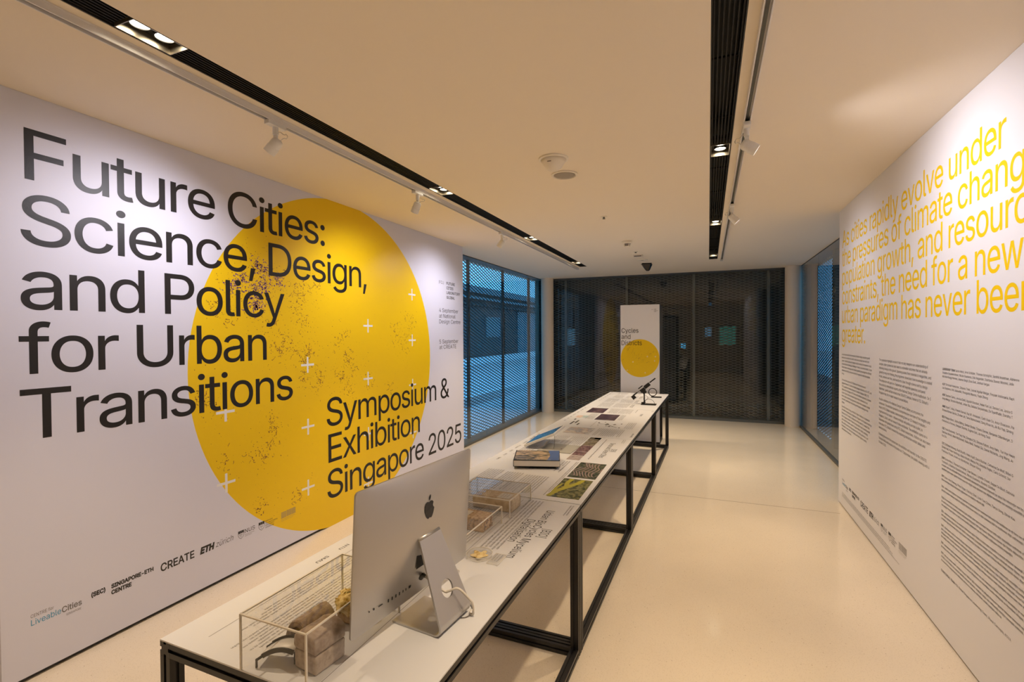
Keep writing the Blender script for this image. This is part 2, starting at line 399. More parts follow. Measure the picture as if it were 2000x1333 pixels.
# far window
W2 = win('window_2')
for a, b in ((-2.90, -1.589), (-1.583, 0.38), (0.386, 1.22)):
    MB().box(a, b, GB, GB+0.012, 0.03, H-0.02).build('glass_pane', 'window_glass', W2)
b = MB(); b.box(-2.92, 1.24, GB-0.03, GB+0.12, 0.0, 0.045); b.build('sill_frame', 'steel_grey', W2)
b = MB(); b.box(-2.92, 1.24, GB-0.02, GB+0.12, H-0.03, H); b.build('head_frame', 'steel_dark', W2)
for x in (-2.68, -1.465, -0.25, 0.972):
    MB().box(x-0.022, x+0.022, GB+0.05, GB+0.10, 0.04, H-0.03).build('mullion', 'steel_grey', W2)
b = MB(); exp_mesh(b, lambda u, z, t: (u, GB+0.13+t, z), -3.3, 1.6, 0.02, H, sw=.0105)
b.build('expanded_mesh', 'mesh_steel', W2, recalc=False)
# left window
W1 = win('window_1')
for a, b_ in ((5.30, 6.743), (6.750, 8.05), (8.057, 9.45)):
    MB().box(GL-0.012, GL, a, b_, 0.03, H-0.015).build('glass_pane', 'window_glass', W1)
MB().box(GL-0.17, GL+0.02, 5.30, 9.55, 0.0, 0.03).build('sill_frame', 'steel_grey', W1)
MB().box(GL-0.17, GL-0.0, 5.30, 9.55, H-0.012, H).build('head_frame', 'steel_dark', W1)
for y, h in ((6.41, .024), (7.71, .024), (9.01, .03), (9.54, .04)):
    MB().box(GL-0.155, GL-0.12, y-h, y+h, 0.03, H).build('mullion', 'steel_dark', W1)
b = MB(); exp_mesh(b, lambda u, z, t: (GL-0.175-t, u, z), 5.30, 10.3, 0.0, H)
b.build('expanded_mesh', 'mesh_steel', W1, recalc=False)
# right window
W3 = win('window_3')
for a, b_ in ((5.20, 7.90), (7.908, 9.45)):
    MB().box(GR, GR+0.012, a, b_, 0.03, H-0.015).build('glass_pane', 'window_glass', W3)
MB().box(GR-0.02, GR+0.20, 5.20, 9.55, 0.0, 0.03).build('sill_frame', 'steel_grey', W3)
MB().box(GR, GR+0.2, 5.20, 9.55, H-0.012, H).build('head_frame', 'steel_dark', W3)
for y, h in ((7.62, .07), (9.05, .11), (9.68, .22)):
    MB().box(GR+0.12, GR+0.18, y-h, y+h, 0.03, H).build('mullion', 'steel_grey', W3)
b = MB(); exp_mesh(b, lambda u, z, t: (GR+0.195+t, u, z), 5.20, 10.3, 0.0, H)
b.build('expanded_mesh', 'mesh_steel', W3, recalc=False)
# round columns in the two far corners
for i, (x, y, r) in enumerate(((-3.005, 9.315, 0.125), (1.315, 9.30, 0.122))):
    o = MB().lathe([(r, 0), (r, H)], (x, y, 0), 48).build('column', 'column_white', smooth=True)
    tag(o, ('round white column in the far left corner between blue window and dark mesh',
            'round white column in the far right corner beside the narrow blue window')[i], 'column', None)

# ------------------------------------------------------------------ outside: courtyards left and right, dark hall beyond
struct('trim_2', MB().box(-16, -3.42, -3, 48, -0.12, -0.02), 'courtyard_floor')
struct('trim_3', MB().box(1.70, 16, -3, 48, -0.12, -0.02), 'courtyard_floor')
k = MB(); k.box(-5.15, -4.95, -3, 48, -0.02, 0.16)
tag(k.build('kerb', 'courtyard_pale'), 'long low pale kerb across the blue-lit courtyard outside the left window', 'kerb')
k = MB(); k.box(-11.9, -11.5, -3, 48, -0.02, 0.30)
tag(k.build('ledge', 'courtyard_pale'), 'bright pale ledge at the foot of the dark building outside the left window', 'ledge')
fac = thing('courtyard_building', 'dark grey building across the courtyard seen through the left mesh window', 'building', (-12.6, 10, 0))
b = MB(); b.box(-0.4, 0.6, -13, 38, -0.02, 4.15); b.build('wall', 'courtyard_wall', fac)
b = MB(); b.box(-0.2, 0.9, -13, 38, 3.85, 4.2); b.build('fascia', 'courtyard_panel', fac)
b = MB(); b.box(0.6, 0.95, -13, 38, 3.50, 3.62); b.build('ledge', 'courtyard_panel', fac)
b = MB(); b.box(0.6, 0.9, -13, 38, 3.15, 3.25); b.build('ledge', 'courtyard_dark', fac)
for y0, y1, z0, z1, mm in ((15.5, 17.5, 1.4, 2.6, 'courtyard_panel'), (20.5, 24.2, 0.2, 3.1, 'courtyard_panel'), (18.3, 20.2, 0.3, 2.9, 'courtyard_dark'), (25, 29, 0.3, 2.9, 'courtyard_dark'), (6, 12, 0.3, 2.9, 'courtyard_dark')):
    MB().box(0.6, 0.66, y0, y1, z0, z1).build('window_panel', mm, fac)
fac2 = thing('courtyard_building', 'dark building across the courtyard seen through the narrow right window', 'building', (13.5, 16, 0))
b = MB(); b.box(-0.6, 0.4, -16, 32, -0.02, 4.0); b.build('wall', 'courtyard_wall', fac2)
for y0, y1 in ((-6, -2), (0, 4), (6, 9)):
    MB().box(-0.66, -0.6, y0, y1, 0.4, 3.0).build('window_panel', 'courtyard_dark', fac2)
struct('trim_4', MB().box(1.72, 3.9, -3, 48, -0.02, 0.0), 'courtyard_dark')      # dark strip of ground along the right window
# hall
hb = MB(); hb.box(-3.42, 1.70, 9.62, 12.2, -0.12, 0.0); struct('floor_hall', hb, 'hall_floor')
struct('ceiling_hall', MB().box(-3.42, 1.70, 9.75, 12.2, 3.1, 3.2), 'hall_dark')
struct('wall_far', MB().box(-3.42, 1.70, 12.0, 12.2, 0, 3.1), 'hall_dark')
struct('wall_hall_left', MB().box(-3.42, -3.36, 9.75, 12.0, 0, 3.1), 'hall_dark')
struct('wall_hall_right', MB().box(1.64, 1.70, 9.75, 12.0, 0, 3.1), 'hall_dark')
def monitor(x0, x1, z0, z1, m, label, y=11.89):
    t = thing('wall_monitor', label, 'screen', ((x0+x1)/2, y, (z0+z1)/2))
    hw, hh = (x1-x0)/2, (z1-z0)/2
    MB().box(-hw-.02, hw+.02, 0, 0.06, -hh-.02, hh+.02).build('housing', 'plastic_black', t, bevel=0.006)
    MB().box(-hw, hw, -0.004, 0.0, -hh, hh).build('display', m, t)
    MB().box(-0.1, 0.1, 0.06, 0.1, -0.1, 0.1).build('bracket', 'plastic_black', t)
monitor(-3.347, -3.110, 1.285, 1.699, 'screen_blue', 'dim blue screen in the dark hall, furthest left behind the mesh')
monitor(-0.590, -0.489, 1.223, 1.341, 'screen_cyan', 'small bright cyan screen in the dark hall just right of the standing banner')
monitor(-0.072, 0.069, 1.493, 1.704, 'screen_blue', 'pale blue screen in the dark hall left of the green one')
monitor(0.229, 0.565, 1.309, 1.724, 'screen_green', 'dim green screen in the dark hall behind the right part of the mesh')

# ================================================================== EXHIBITION WALLS
# ---- left wall: yellow globe and heading
LW = thing('exhibition_wall', 'tall white exhibition wall on the left with large yellow circle and black heading', 'display wall', (0, 0, 0))
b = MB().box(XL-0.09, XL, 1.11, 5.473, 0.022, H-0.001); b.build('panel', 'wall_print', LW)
b = MB().box(XL-0.085, XL-0.02, 1.12, 5.46, 0.0, 0.022); b.build('shadow_gap_strip', 'shadow_gap_dark', LW)  # dark strip painting in the shadow gap below the panel
CY, CZ, CR = 3.315, 1.345, 1.362
b = MB(); poly(b, wall_l, [(CY+CR*math.cos(2*PI*i/128), CZ+CR*math.sin(2*PI*i/128)) for i in range(128)], 0.0006)
circle = decal(b, 'globe_circle', 'vinyl_yellow', LW); circle['label'] = 'large yellow circle graphic'
CL = [(2.46,2.06),(2.51,2.01),(2.44,1.92),(2.4,1.86),(2.52,1.92),(2.32,1.96),(2.26,1.9),(2.63,1.99),(2.43,1.78),(2.45,1.81),(2.79,1.87),(2.87,1.92),(2.8,1.78),(2.77,1.93),(3.0,1.97),(2.84,1.67),(2.89,1.48),(2.9,1.42),(2.79,1.45),(2.86,1.39),(2.64,1.49),(2.6,1.45),(2.67,1.55),(3.3,1.56),(3.2,1.52),(3.32,1.38),(3.36,1.36),(3.41,1.29),(3.25,1.25),(3.24,1.22),(3.34,1.14),(3.34,1.09),(3.62,1.17),(4.24,1.76),(4.3,1.6),(4.23,1.44),(4.02,1.65),(4.06,1.55),(4.31,1.71),(4.19,1.55),(3.92,1.05),(2.01,1.21),(2.07,1.14),(2.07,1.2),(2.19,.76),(2.42,.79),(2.47,.74),(2.54,.8),(2.57,.9),(2.45,.39),(2.43,.38),(2.77,.38),(2.57,.94),(2.83,1.29),(2.86,1.24),(3.0,1.19),(3.02,1.25),(2.13,1.76),(2.24,1.73),(2.54,1.67)]
rs = random.Random(11); bb, bp = MB(), MB()
def speck(mb, y, z, s):
    if (y-CY)**2+(z-CZ)**2 > (CR-0.02)**2: return
    a = rs.uniform(0, PI); n = rs.choice((4, 5)); pts = []
    for i in range(n):
        t = a+2*PI*i/n; r_ = s*rs.uniform(0.5, 1.1); pts.append((y+r_*math.cos(t)*rs.uniform(.7, 1.3), z+r_*math.sin(t)))
    poly(mb, wall_l, pts, 0.0010)
for i, (y, z) in enumerate(CL):
    hot = i < 10
    for q in range(34 if hot else 16):
        # short wandering filaments, like coastlines
        py, pz = y+rs.gauss(0, .035), z+rs.gauss(0, .04); dr = rs.uniform(0, 2*PI)
        if rs.random() < 0.55:
            speck(bp if (hot and rs.random() < .7) else bb, py, pz, rs.uniform(.002, .0055)); continue
        for st in range(rs.randint(2, 6)):
            speck(bp if (hot and rs.random() < .8) else bb, py, pz, rs.uniform(.0026, .0064 if hot else .0054))
            dr += rs.gauss(0, .7); py += math.cos(dr)*.008; pz += math.sin(dr)*.008
    if hot:
        for q in range(22): speck(bp, y+rs.gauss(0, .026), z+rs.gauss(0, .026), rs.uniform(.003, .009))
    for q in range(34 if i < 18 else 16): speck(bb, y+rs.gauss(0, .11), z+rs.gauss(0, .11), rs.uniform(.0012, .0042))
for i in range(160):
    a, r_ = rs.uniform(0, 2*PI), CR*math.sqrt(rs.random()); speck(bb, CY+r_*math.cos(a), CZ+r_*math.sin(a), rs.uniform(.0012, .003))
o = decal(bb, 'city_speckles', 'speck_brown', circle); o['kind'] = 'stuff'; o['label'] = 'brown specks scattered over the circle'
o = decal(bp, 'city_speckles', 'speck_purple', circle); o['kind'] = 'stuff'; o['label'] = 'purple specks clustered at the upper left'
for (y, z) in ((4.33,2.0),(3.615,1.662),(4.328,1.52),(2.89,1.349),(3.61,1.179),(2.195,1.087),(4.328,1.051),(2.887,.867),(3.608,.671),(4.33,.547),(2.193,.627),(2.882,.392),(3.6,.217)):
    b = MB(); rect(b, wall_l, y-.065, y+.065, z-.0085, z+.0085, .0013); rect(b, wall_l, y-.0085, y+.0085, z-.062, z+.062, .0014)
    decal(b, 'cross_mark', 'vinyl_white', circle)
b = MB(); kw = dict(cap=.232, lift=.0019, res=8, spacing=.92, bold=.004)
for s, u0, u1, v in (('Future Cities:', 1.222, 3.087, 2.303), ('Science, Design,', 1.204, 3.602, 2.006), ('and Policy', 1.20, 2.676, 1.708), ('for Urban', 1.19, 2.515, 1.409), ('Transitions', 1.19, 2.742, 1.106)):
    put(b, s, wall_l, u0, v, width=u1-u0, **kw)
decal(b, 'heading_lettering', 'vinyl_black', LW)
b = MB()
for s, u0, u1, v in (('Symposium &', 3.085, 5.104, .828), ('Exhibition', 3.10, 4.458, .529), ('Singapore 2025', 3.085, 5.40, .23)):
    put(b, s, wall_l, u0, v, width=u1-u0, **kw)
decal(b, 'subheading_lettering', 'vinyl_black', LW)
b = MB(); k2 = dict(cap=.032, lift=.0012, bold=.035)
put(b, '(FCL)', wall_l, 4.88, 2.172, width=.112, cap=.034, lift=.0012)
for s, wd, v in (('FUTURE', .205, 2.172), ('CITIES', .165, 2.118), ('LABORATORY', .336, 2.062), ('GLOBAL', .20, 2.006)):
    put(b, s, wall_l, 5.056, v, width=wd, **k2)
decal(b, 'laboratory_logo', 'ink_black', LW)
b = MB(); k2 = dict(cap=.046, lift=.0012, res=4)
for s, u1, v in (('4 September', 5.343, 1.84), ('at National', 5.27, 1.774), ('Design Centre', 5.396, 1.708), ('5 September', 5.34, 1.473), ('at CREATE', 5.286, 1.409)):
    put(b, s, wall_l, 4.883, v, width=u1-4.883, **k2)
decal(b, 'date_lettering', 'ink_black', LW)
def shield(mb, fn, u, v, s, lift):
    """small outlined crest, dark upper third, scattered charge below"""
    out = [(0,1),(1,1),(1,.45),(.85,.2),(.5,0),(.15,.2),(0,.45)]
    c = lambda a, b_: (u+a*s*.8, v+b_*s)
    n = len(out); inn = [(.5+(a-.5)*.9, .5+(b_-.5)*.9) for a, b_ in out]
    for i in range(n):
        poly(mb, fn, [c(*out[i]), c(*out[(i+1) % n]), c(*inn[(i+1) % n]), c(*inn[i])], lift)
    for a in (.06, .36, .66): poly(mb, fn, [c(a, .68), c(a+.27, .68), c(a+.27, .96), c(a, .96)], lift)
    for a, b_ in ((.25,.5),(.4,.38),(.6,.45),(.5,.25),(.7,.55),(.35,.55),(.5,.5)):
        poly(mb, fn, [c(a-.06, b_-.05), c(a+.06, b_-.03), c(a+.03, b_+.06)], lift)
def logos(fn, org, base, parent, lift=.0012):
    """the row of partner logos; org = u of its left end"""
    U = lambda y: org+(y-1.212)
    b1, b2 = MB(), MB()
    put(b1, 'CENTRE for', fn, U(1.212), base+.036, width=.085, cap=.016, lift=lift)
    put(b2, 'Liveable', fn, U(1.213), base, width=.112, cap=.027, lift=lift, bold=.004)
    put(b1, 'Cities', fn, U(1.328), base, width=.080, cap=.027, lift=lift, bold=.03)
    put(b1, 'SINGAPORE', fn, U(1.345), base-.022, width=.06, cap=.010, lift=lift)
    decal(b2, 'partner_logo', 'print_blue', parent)
    decal(b1, 'partner_logo', 'ink_grey', parent)
    b = MB(); put(b, '(SEC)', fn, U(1.448), base+.014, width=.062, cap=.021, lift=lift, bold=.085)
    put(b, 'SINGAPORE-ETH', fn, U(1.536), base+.016, width=.208, cap=.020, lift=lift, bold=.085)
    put(b, 'CENTRE', fn, U(1.536), base-.016, width=.096, cap=.020, lift=lift, bold=.085)
    decal(b, 'partner_logo', 'ink_black', parent)
    b = MB(); put(b, 'CREATE', fn, U(1.782), base-.010, width=.195, cap=.043, lift=lift, bold=.04); decal(b, 'partner_logo', 'ink_black', parent)
    b = MB(); put(b, 'ETH', fn, U(2.012), base-.008, width=.096, cap=.036, lift=lift, bold=.11, shear=.2)
    put(b, 'zürich', fn, U(2.115), base-.008, width=.122, cap=.036, lift=lift, bold=-.012, shear=.2)
    decal(b, 'partner_logo', 'ink_black', parent)
    b = MB(); shield(b, fn, U(2.272), base-.024, .055, lift); put(b, 'NUS', fn, U(2.322), base+.004, width=.078, cap=.026, lift=lift)
    greek(b, fn, U(2.322), base-.010, .075, .004, lift, seed=3); greek(b, fn, U(2.322), base-.020, .055, .004, lift, seed=4)
    decal(b, 'partner_logo', 'ink_black', parent)
    b = MB(); shield(b, fn, U(2.43), base-.028, .060, lift)
    for i, (s, wd) in enumerate((('NANYANG', .062), ('TECHNOLOGICAL', .105), ('UNIVERSITY', .075), ('SINGAPORE', .072))):
        put(b, s, fn, U(2.485), base+.020-i*.015, width=wd, cap=.0095, lift=lift, bold=.012)
    decal(b, 'partner_logo', 'ink_black', parent)
    b = MB()
    for i in range(8): rect(b, fn, U(2.621), U(2.668), base-.006+i*.0058, base-.0032+i*.0058, lift)
    for i in range(11): rect(b, fn, U(2.672+i*.0076), U(2.6758+i*.0076), base-.006, base+.040, lift)
    greek(b, fn, U(2.621), base-.018, .13, .004, lift, seed=8); greek(b, fn, U(2.621), base-.028, .11, .003, lift, seed=9)
    decal(b, 'partner_logo', 'ink_grey', parent)
logos(wall_l, 1.212, .247, LW)

# ---- right wall: yellow quotation and credits
RW = thing('exhibition_wall', 'white exhibition wall on the right with yellow quotation above small black columns of text', 'display wall', (0, 0, 0))
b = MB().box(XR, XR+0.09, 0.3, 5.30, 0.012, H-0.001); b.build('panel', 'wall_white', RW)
b = MB().box(XR+0.01, XR+0.08, 0.31, 5.29, 0.0, 0.012); b.build('shadow_gap_strip', 'shadow_gap_dark', RW)  # same painted shadow gap below the right panel
b = MB(); QS = None
for s, v, u1 in (('As cities rapidly evolve under', 2.338, 2.594), ('the pressures of climate change,', 2.169, None), ('population growth, and resource', 2.0, None), ('constraints, the need for a new', 1.829, None), ('urban paradigm has never been', 1.66, None), ('greater.', 1.49, 4.496)):
    if QS is None: QS = 2.601/put(MB(), s, wall_r, 0, 0, cap=.150, res=2, spacing=.95)
    nat = put(MB(), s, wall_r, 0, 0, cap=.150, res=2, spacing=.95)
    put(b, s, wall_r, -5.195, v, cap=.150, lift=.0012, res=6, width=(5.195-u1) if u1 else nat*QS, spacing=.95, bold=.004)
decal(b, 'quotation_lettering', 'vinyl_letter_yellow', RW)
T1 = [["As global urban areas face the pressures of climate change, population growth", "and resource constraints, the need for a new urban paradigm has never been", "greater. Traditional models are no longer enough to address the interwoven social,", "environmental and technological challenges of today's urban environments. A more", "holistic, forward-looking approach is needed, guided by knowledge from different", "disciplines so that cities can become places that regenerate rather than deplete", "energy."],
      ["The Future Cities Laboratory (FCL) Global is an international research", "programme between ETH Zurich and leading Singapore universities NUS, NTU, and", "SUTD, supported by the National Research Foundation Singapore (NRF). FCL", "Global works at the Singapore-ETH Centre and the different partnering campuses", "in Zurich, it looks at cities, and how the future of urban settlements across", "science, design, engineering and governance can be more sustainable, liveable", "and resilient, addressing the most pressing and the global challenges in the", "decades."],
      ["Future Cities: Science, Design, and Policy for Urban Transitions is a symposium", "and exhibition that takes place in September in Singapore, and Singapore marking a", "five years of the FCL Global, in collaboration with the Centre for Liveable Cities", "and the Singapore Institute of Planners to bring together over a hundred people", "who, through their expertise, explore the opportunities of cities, combining", "both scientific methods and design approaches for policy, governance, and", "the industry to connect cities, their systems, and new insights to identify", "urban transitions for tomorrow."]]
T2 = [["The symposium highlights research that not only deepens our understanding of", "complex urban systems but also leads to actionable outcomes that are already", "informing change on the ground. Spanning scales from materials to megacities, and", "guided by long-term thinking, the programme showcases how knowledge is created", "in labs, evolves over time, and transforms cities through science and by design.", "The symposium will open on 4 September with keynote speeches and panel", "discussions by international experts at the National Design Centre Auditorium. On 5", "September, guests will be invited to the CREATE Campus, home to FCL Global's", "Singapore hub, for in-depth research presentations."],
      ["A public exhibition at the National Design Centre Gallery accompanies the", "symposium. The exhibition presents a comprehensive overview of the insights and", "impact of FCL Global modules, demonstrating how our 13 research modules –", "organised into four scales – influence design and policy across scales, in", "Singapore, Zurich, and our research sites worldwide. The exhibition opens on 4", "September with guided tours led by FCL Global researchers. Visitors can also learn", "more about FCL Global's research by exploring interactive exhibit tables and", "demonstrations."],
      ["Following the end of the symposium, the exhibition will transfer to the CREATE", "Campus lobby and reopen to the public on 7 September, for public viewing until 4", "October 2025."]]
b = MB()
for paras, u0, tops in ((T1, -5.192, (1.379, 1.149, .908)), (T2, -4.160, (1.382, 1.106, .858))):
    for ls, top in zip(paras, tops):
        for i, s in enumerate(ls): put(b, s, wall_r, u0, top-.006-i*.0288, size=.0222, lift=.0012, res=1)
decal(b, 'introduction_text', 'ink_print', RW)
b = MB(); g = MB()
T3 = [(1.386, ["LEADERSHIP TEAM| Sacha Menz, Arno Schlüter, Thomas Schröpfer, Senthil Ananthan, Adrienne", "Srilalitha Gopalakrishnan, Nicolo Guariento, Erik Hagander, Estefania Ibanez Moreno, Julio", "Michele Rüegg Hormes, Joanna Siegh, Esra Suel, Joshua Vargas"]),
      (1.308, ["ACP| Christoph Hoelscher, Zdravko Trivic, Leonel Aguilar Melgar, Freyaan Anklesaria, Raph", "Lea Stephens, Kriti Jalaluddin, Panagiotis Mavros, Yuqin Zhong"]),
      (1.253, ["AGR| Stephen Cairns, Jessica Diehl, Agustin Escobar, Helen Fan Lei, Denise Lee, Janice S", "Andy Marga, Victoria Marshall, Johan Siu, Dallana Suryawinata, Evi Syariffudin, Dorothy T"]),
      (1.194, ["AMB| Bryan T. Adey, Prateek Bansal, Kay W. Axhausen, Canh Xuan Do, Arnor Elvarsson, Pie", "Orlando Roman Garcia, Zhuhan Jin, Tanvi Maheshwari, Dang Khoa Vo, Jin Rui Yap, Qiming"]),
      (1.139, ["BIO| Philippe Block, Selina Bitting, Serban Bodea, Tiziano Derme, Benjamin Dillenburger, D", "Katharina Lo Ferraro, Deepak Sharma, Eugene Soh, Jia Heng Teoh"]),
      (1.080, ["CEC| Paolo Burlando, Tan Puay Yok, Donghui Chi, Simone Fatichi, Amy Hahs, Yun Hye Hwan", "Gabriele Manoli, Mark McDonnell, Naika Meili, Yeshan Qiu, Daniel Richards, Jing Wang, Ju", "Kai Zhu"]),
      (1.002, ["CFC| Stefanie Hellweg, Rudi Stouffs, Heiko Aydt, David Bucher, Catherine De Wolf, Bilbei G", "Daniel Hall, Pieter Herthogs, Katrin Knuth, Manyu Pei, Deepika Raghu, Carlo Schmid, Sor", "Francesco Tizzani, Aurel von Richthofen, Shuyan Xiong"]),
      (.927, ["DEN| Sacha Menz, Thomas Schröpfer, Ivan Belaev, Lynette Cheah, Seppe De Blust, Gabriele", "Yuming Fu, Srilalitha Gopalakrishnan, Nicolo Guariento, Roderic Günther, ", 900, 760]),
      (.832, ["EPF| Dave-Ann Cheong, Peter Edgar, Felicity Chen, Lock Tue Chew, Tianyu Song, Elinair Kau", 420]),
      (.777, [900, 900]), (.720, [900, 900, 640]), (.648, [900, 900, 720]), (.574, [900, 900, 900, 900]), (.484, [900, 900]), (.432, [900, 900, 560])]
for top, ls in T3:
    for i, s in enumerate(ls):
        v = top-.004-i*.0193; u = -3.158
        if isinstance(s, int):
            if i == 0:
                greek(g, wall_r, u, v, .030, .0095, .0012, seed=top+.5); greek(b, wall_r, u+.036, v, s/1000-.036, .0078, .0012, seed=top)
            else: greek(b, wall_r, u, v, s/1000, .0078, .0012, seed=top+i)
            continue
        if '|' in s:
            h_, s = s.split('|'); u += put(g, h_, wall_r, u, v, size=.0148, lift=.0012, res=1, bold=.03)+.006
        put(b, s.strip(), wall_r, u, v, size=.0150, lift=.0012, res=1)
u = -3.158 + put(g, 'CURATORIAL TEAM', wall_r, -3.158, .335, size=.0158, lift=.0012, res=1, bold=.03)+.008
put(b, "FCL Global Singapore Leadership Team, Plural Concepts, KOVA", wall_r, u, .335, size=.0158, lift=.0012, res=1)
decal(b, 'credits_text', 'ink_print', RW); decal(g, 'credits_heading', 'ink_black', RW)
logos(wall_r, -5.17, .206, RW)
b = MB()
for v, l in ((.128, 1.25), (.113, 1.30), (.098, 1.42)): greek(b, wall_r, -5.17, v, l, .0062, .0012, seed=v)
decal(b, 'small_print', 'ink_grey', RW)

# ================================================================== CEILING FIXTURES
DY = (-0.85, 1.19, 3.30, 5.35, 7.45)
def slot(x0, x1, ys, label):
    t = thing('linear_ceiling_slot', label, 'ceiling slot', ((x0+x1)/2, 0, H))
    hw = (x1-x0)/2; b = MB()
    b.box(-hw, -hw+.004, -2.5, SEND-.002, 0.002, .15); b.box(hw-.004, hw, -2.5, SEND-.002, 0.002, .15)
    b.box(-hw, hw, -2.5, SEND-.002, .15, .158); b.box(-hw, hw, SEND-.006, SEND-.002, .002, .15)
    b.build('channel', 'slot_black', t)
    g = MB(); edges = [-2.5]
    for y in ys: edges += [y-.105, y+.105]
    edges += [SEND-.008]
    for i in range(0, len(edges), 2):
        for q in range(7):
            x = -hw+.010+q*(2*hw-.020)/6; g.box(x-.003, x+.003, edges[i], edges[i+1], .008, .030)
        y = edges[i]+.3
        while y < edges[i+1]: g.box(-hw+.004, hw-.004, y-.003, y+.003, .022, .030); y += .6
    g.build('grille', 'grille_black', t)
SLY = [y for y in DY]
slot(SL0+.001, SL1-.001, SLY, 'black grille slot recessed in the ceiling on the left, full of narrow bars')
SRY = [-0.85, 1.19, 3.235, 5.345, 7.55]
slot(SR0+.001, SR1-.001, SRY, 'black grille slot recessed in the ceiling on the right, running beside the track')
def downlight(label, lit=True):
    t = thing('recessed_downlight', label, 'downlight', (0, 0, H))
    hw, hl = .0535, .098; b = MB()
    for s_ in (-1, 1):
        b.box(min(s_*hw, s_*(hw-.003)), max(s_*hw, s_*(hw-.003)), -hl, hl, .002, .058)
        b.box(-hw, hw, min(s_*hl, s_*(hl-.003)), max(s_*hl, s_*(hl-.003)), .002, .058)
    b.build('housing', 'box_metal', t)
    MB().box(-hw, hw, -hl, hl, .040, .046).build('baffle', 'slot_black', t)
    for y in (-.043, .043):
        c = MB().lathe([(.036, .040), (.036, .026), (.031, .026), (.031, .039)], (0, y, 0), 28, cap=False).build('bezel', 'plastic_black', t, smooth=True)
        MB().lathe([(.031, .030), (.028, .0285), (.001, .028)], (0, y, 0), 28).build('bulb', 'bulb_warm' if lit else 'lamp_white', c, smooth=True)
    return t
def spotlight(name, loc, dirv, power, col, size, blend, rad, parent):
    l = bpy.data.lights.new(name, 'SPOT'); l.energy = power; l.color = col; l.spot_size = math.radians(size); l.spot_blend = blend; l.shadow_soft_size = rad
    o = bpy.data.objects.new(name, l); C.objects.link(o); o.parent = parent; o.location = loc
    o.rotation_euler = Vector(dirv).to_track_quat('-Z', 'Y').to_euler(); return o
names = {0: 'out of view behind the camera', 1: 'nearest the camera', 2: 'second from the camera', 3: 'third from the camera', 4: 'at the far end'}
proto = None; xl, xr = (SL0+SL1)/2, (SR0+SR1)/2
for side, x, ys in (('left', xl, SLY), ('right', xr, SRY)):
    for i, y in enumerate(ys):
        if i == 0: continue
        lab = 'twin warm downlight in the %s ceiling slot, %s' % (side, names[i])
        if proto is None: proto = downlight(lab); d = proto; d.location = (x, y, H); d['group'] = 'recessed twin downlights'
        else: d = dup(proto, (x, y, H), lab, 'recessed twin downlights')
LG = []
for side, x, ys in (('left', xl, SLY), ('right', xr, SRY)):
    for i, y in enumerate(ys):
        pw = P_DOWN*(1.0, 1.0, 1.0, 1.15, 1.5)[i]
        l = spotlight('downlight_beam', (x, y, H+.016 if i else H-.03), (0, 0, -1), pw, WARM, (72, 72, 72, 84, 104)[i], .85, .035, None)
        l.location = (x, y, H+.016 if i else H-.03)
# track and heads
def track(x, y1, label):
    t = thing('lighting_track', label, 'lighting track', (x, 0, H))
    b = MB(); b.box(-.017, .017, -2.4, y1, -.008, 0); b.box(-.017, -.012, -2.4, y1, -.032, -.008); b.box(.012, .017, -2.4, y1, -.032, -.008)
    b.build('rail', 'track_white', t, bevel=.001)
    MB().box(-.006, .006, -2.4, y1-.05, -.014, -.008).build('conductor', 'steel_grey', t)
    MB().box(-.018, .018, y1, y1+.02, -.034, 0).build('end_cap', 'track_white', t)
track(-2.043, 8.0, 'white lighting track along the ceiling above the left wall')
track(.184, 7.95, 'white lighting track along the ceiling beside the right slot')
def spot_head(x, y, aim, label, lit=1.0, parts=True):
    t = thing('track_spotlight', label, 'spotlight', (x, y, H), 0, 'white track spotlights')
    d = (Vector(aim)-Vector((x, y, H-.15))).normalized(); s_ = 1 if d.x > 0 else -1
    MB().box(-.017, .017, -.055, .055, -.052, -.030).build('adapter', 'lamp_white', t, bevel=.003)
    b = MB().lathe([(.014, -.05), (.014, -.090)], (0, 0, 0), 20); b.box(-.010, .010, -.005, .005, -.135, -.08)
    st = b.build('stem', 'lamp_white', t, smooth=True)
    c = Vector((s_*.012, 0, -.145))
    hd = MB().lathe([(.016, -.042), (.025, -.035), (.028, -.024), (.028, .002), (.0265, .002), (.0265, .006), (.030, .006), (.030, .042), (.027, .042), (.025, .030)], c, 28, d, cap=False)
    hd.lathe([(.016, -.042), (.001, -.043)], c, 28, d, cap=False)
    head = hd.build('head', 'lamp_white', t, smooth=True)
    MB().lathe([(.0252, .031), (.001, .0315)], c, 28, d, cap=False).build('lens', 'bulb_neutral', head, smooth=True)
    pts = []
    a0 = Vector((-s_*.008, .012, -.075)); a1 = c - d*.038
    for i in range(15):
        q = i/14; p = a0.lerp(a1, q) + Vector((-s_*.042*math.sin(PI*q), .02*math.sin(PI*q), .004*math.sin(8*PI*q))); pts.append(p)
    MB().tube(pts, .0022, 8).build('power_lead', 'cable_white', t, smooth=True)
    l = spotlight('spot_beam', c + d*.055, d, P_TRACK*lit, COOL, 122, 1.0, .025, t)
    return t
for y, aim, lab in ((0.55, (XL, 0.9, 1.7), None), (1.85, (XL, 1.62, 1.58), 'white track spotlight above the words Future Cities, nearest on the left track'),
                    (3.15, (XL, 3.50, 1.32), 'white track spotlight over the yellow circle, second on the left track'),
                    (4.77, (XL, 4.70, 1.45), 'white track spotlight near the end of the left wall, third on the left track')):
    if lab: spot_head(-2.043, y, aim, lab)
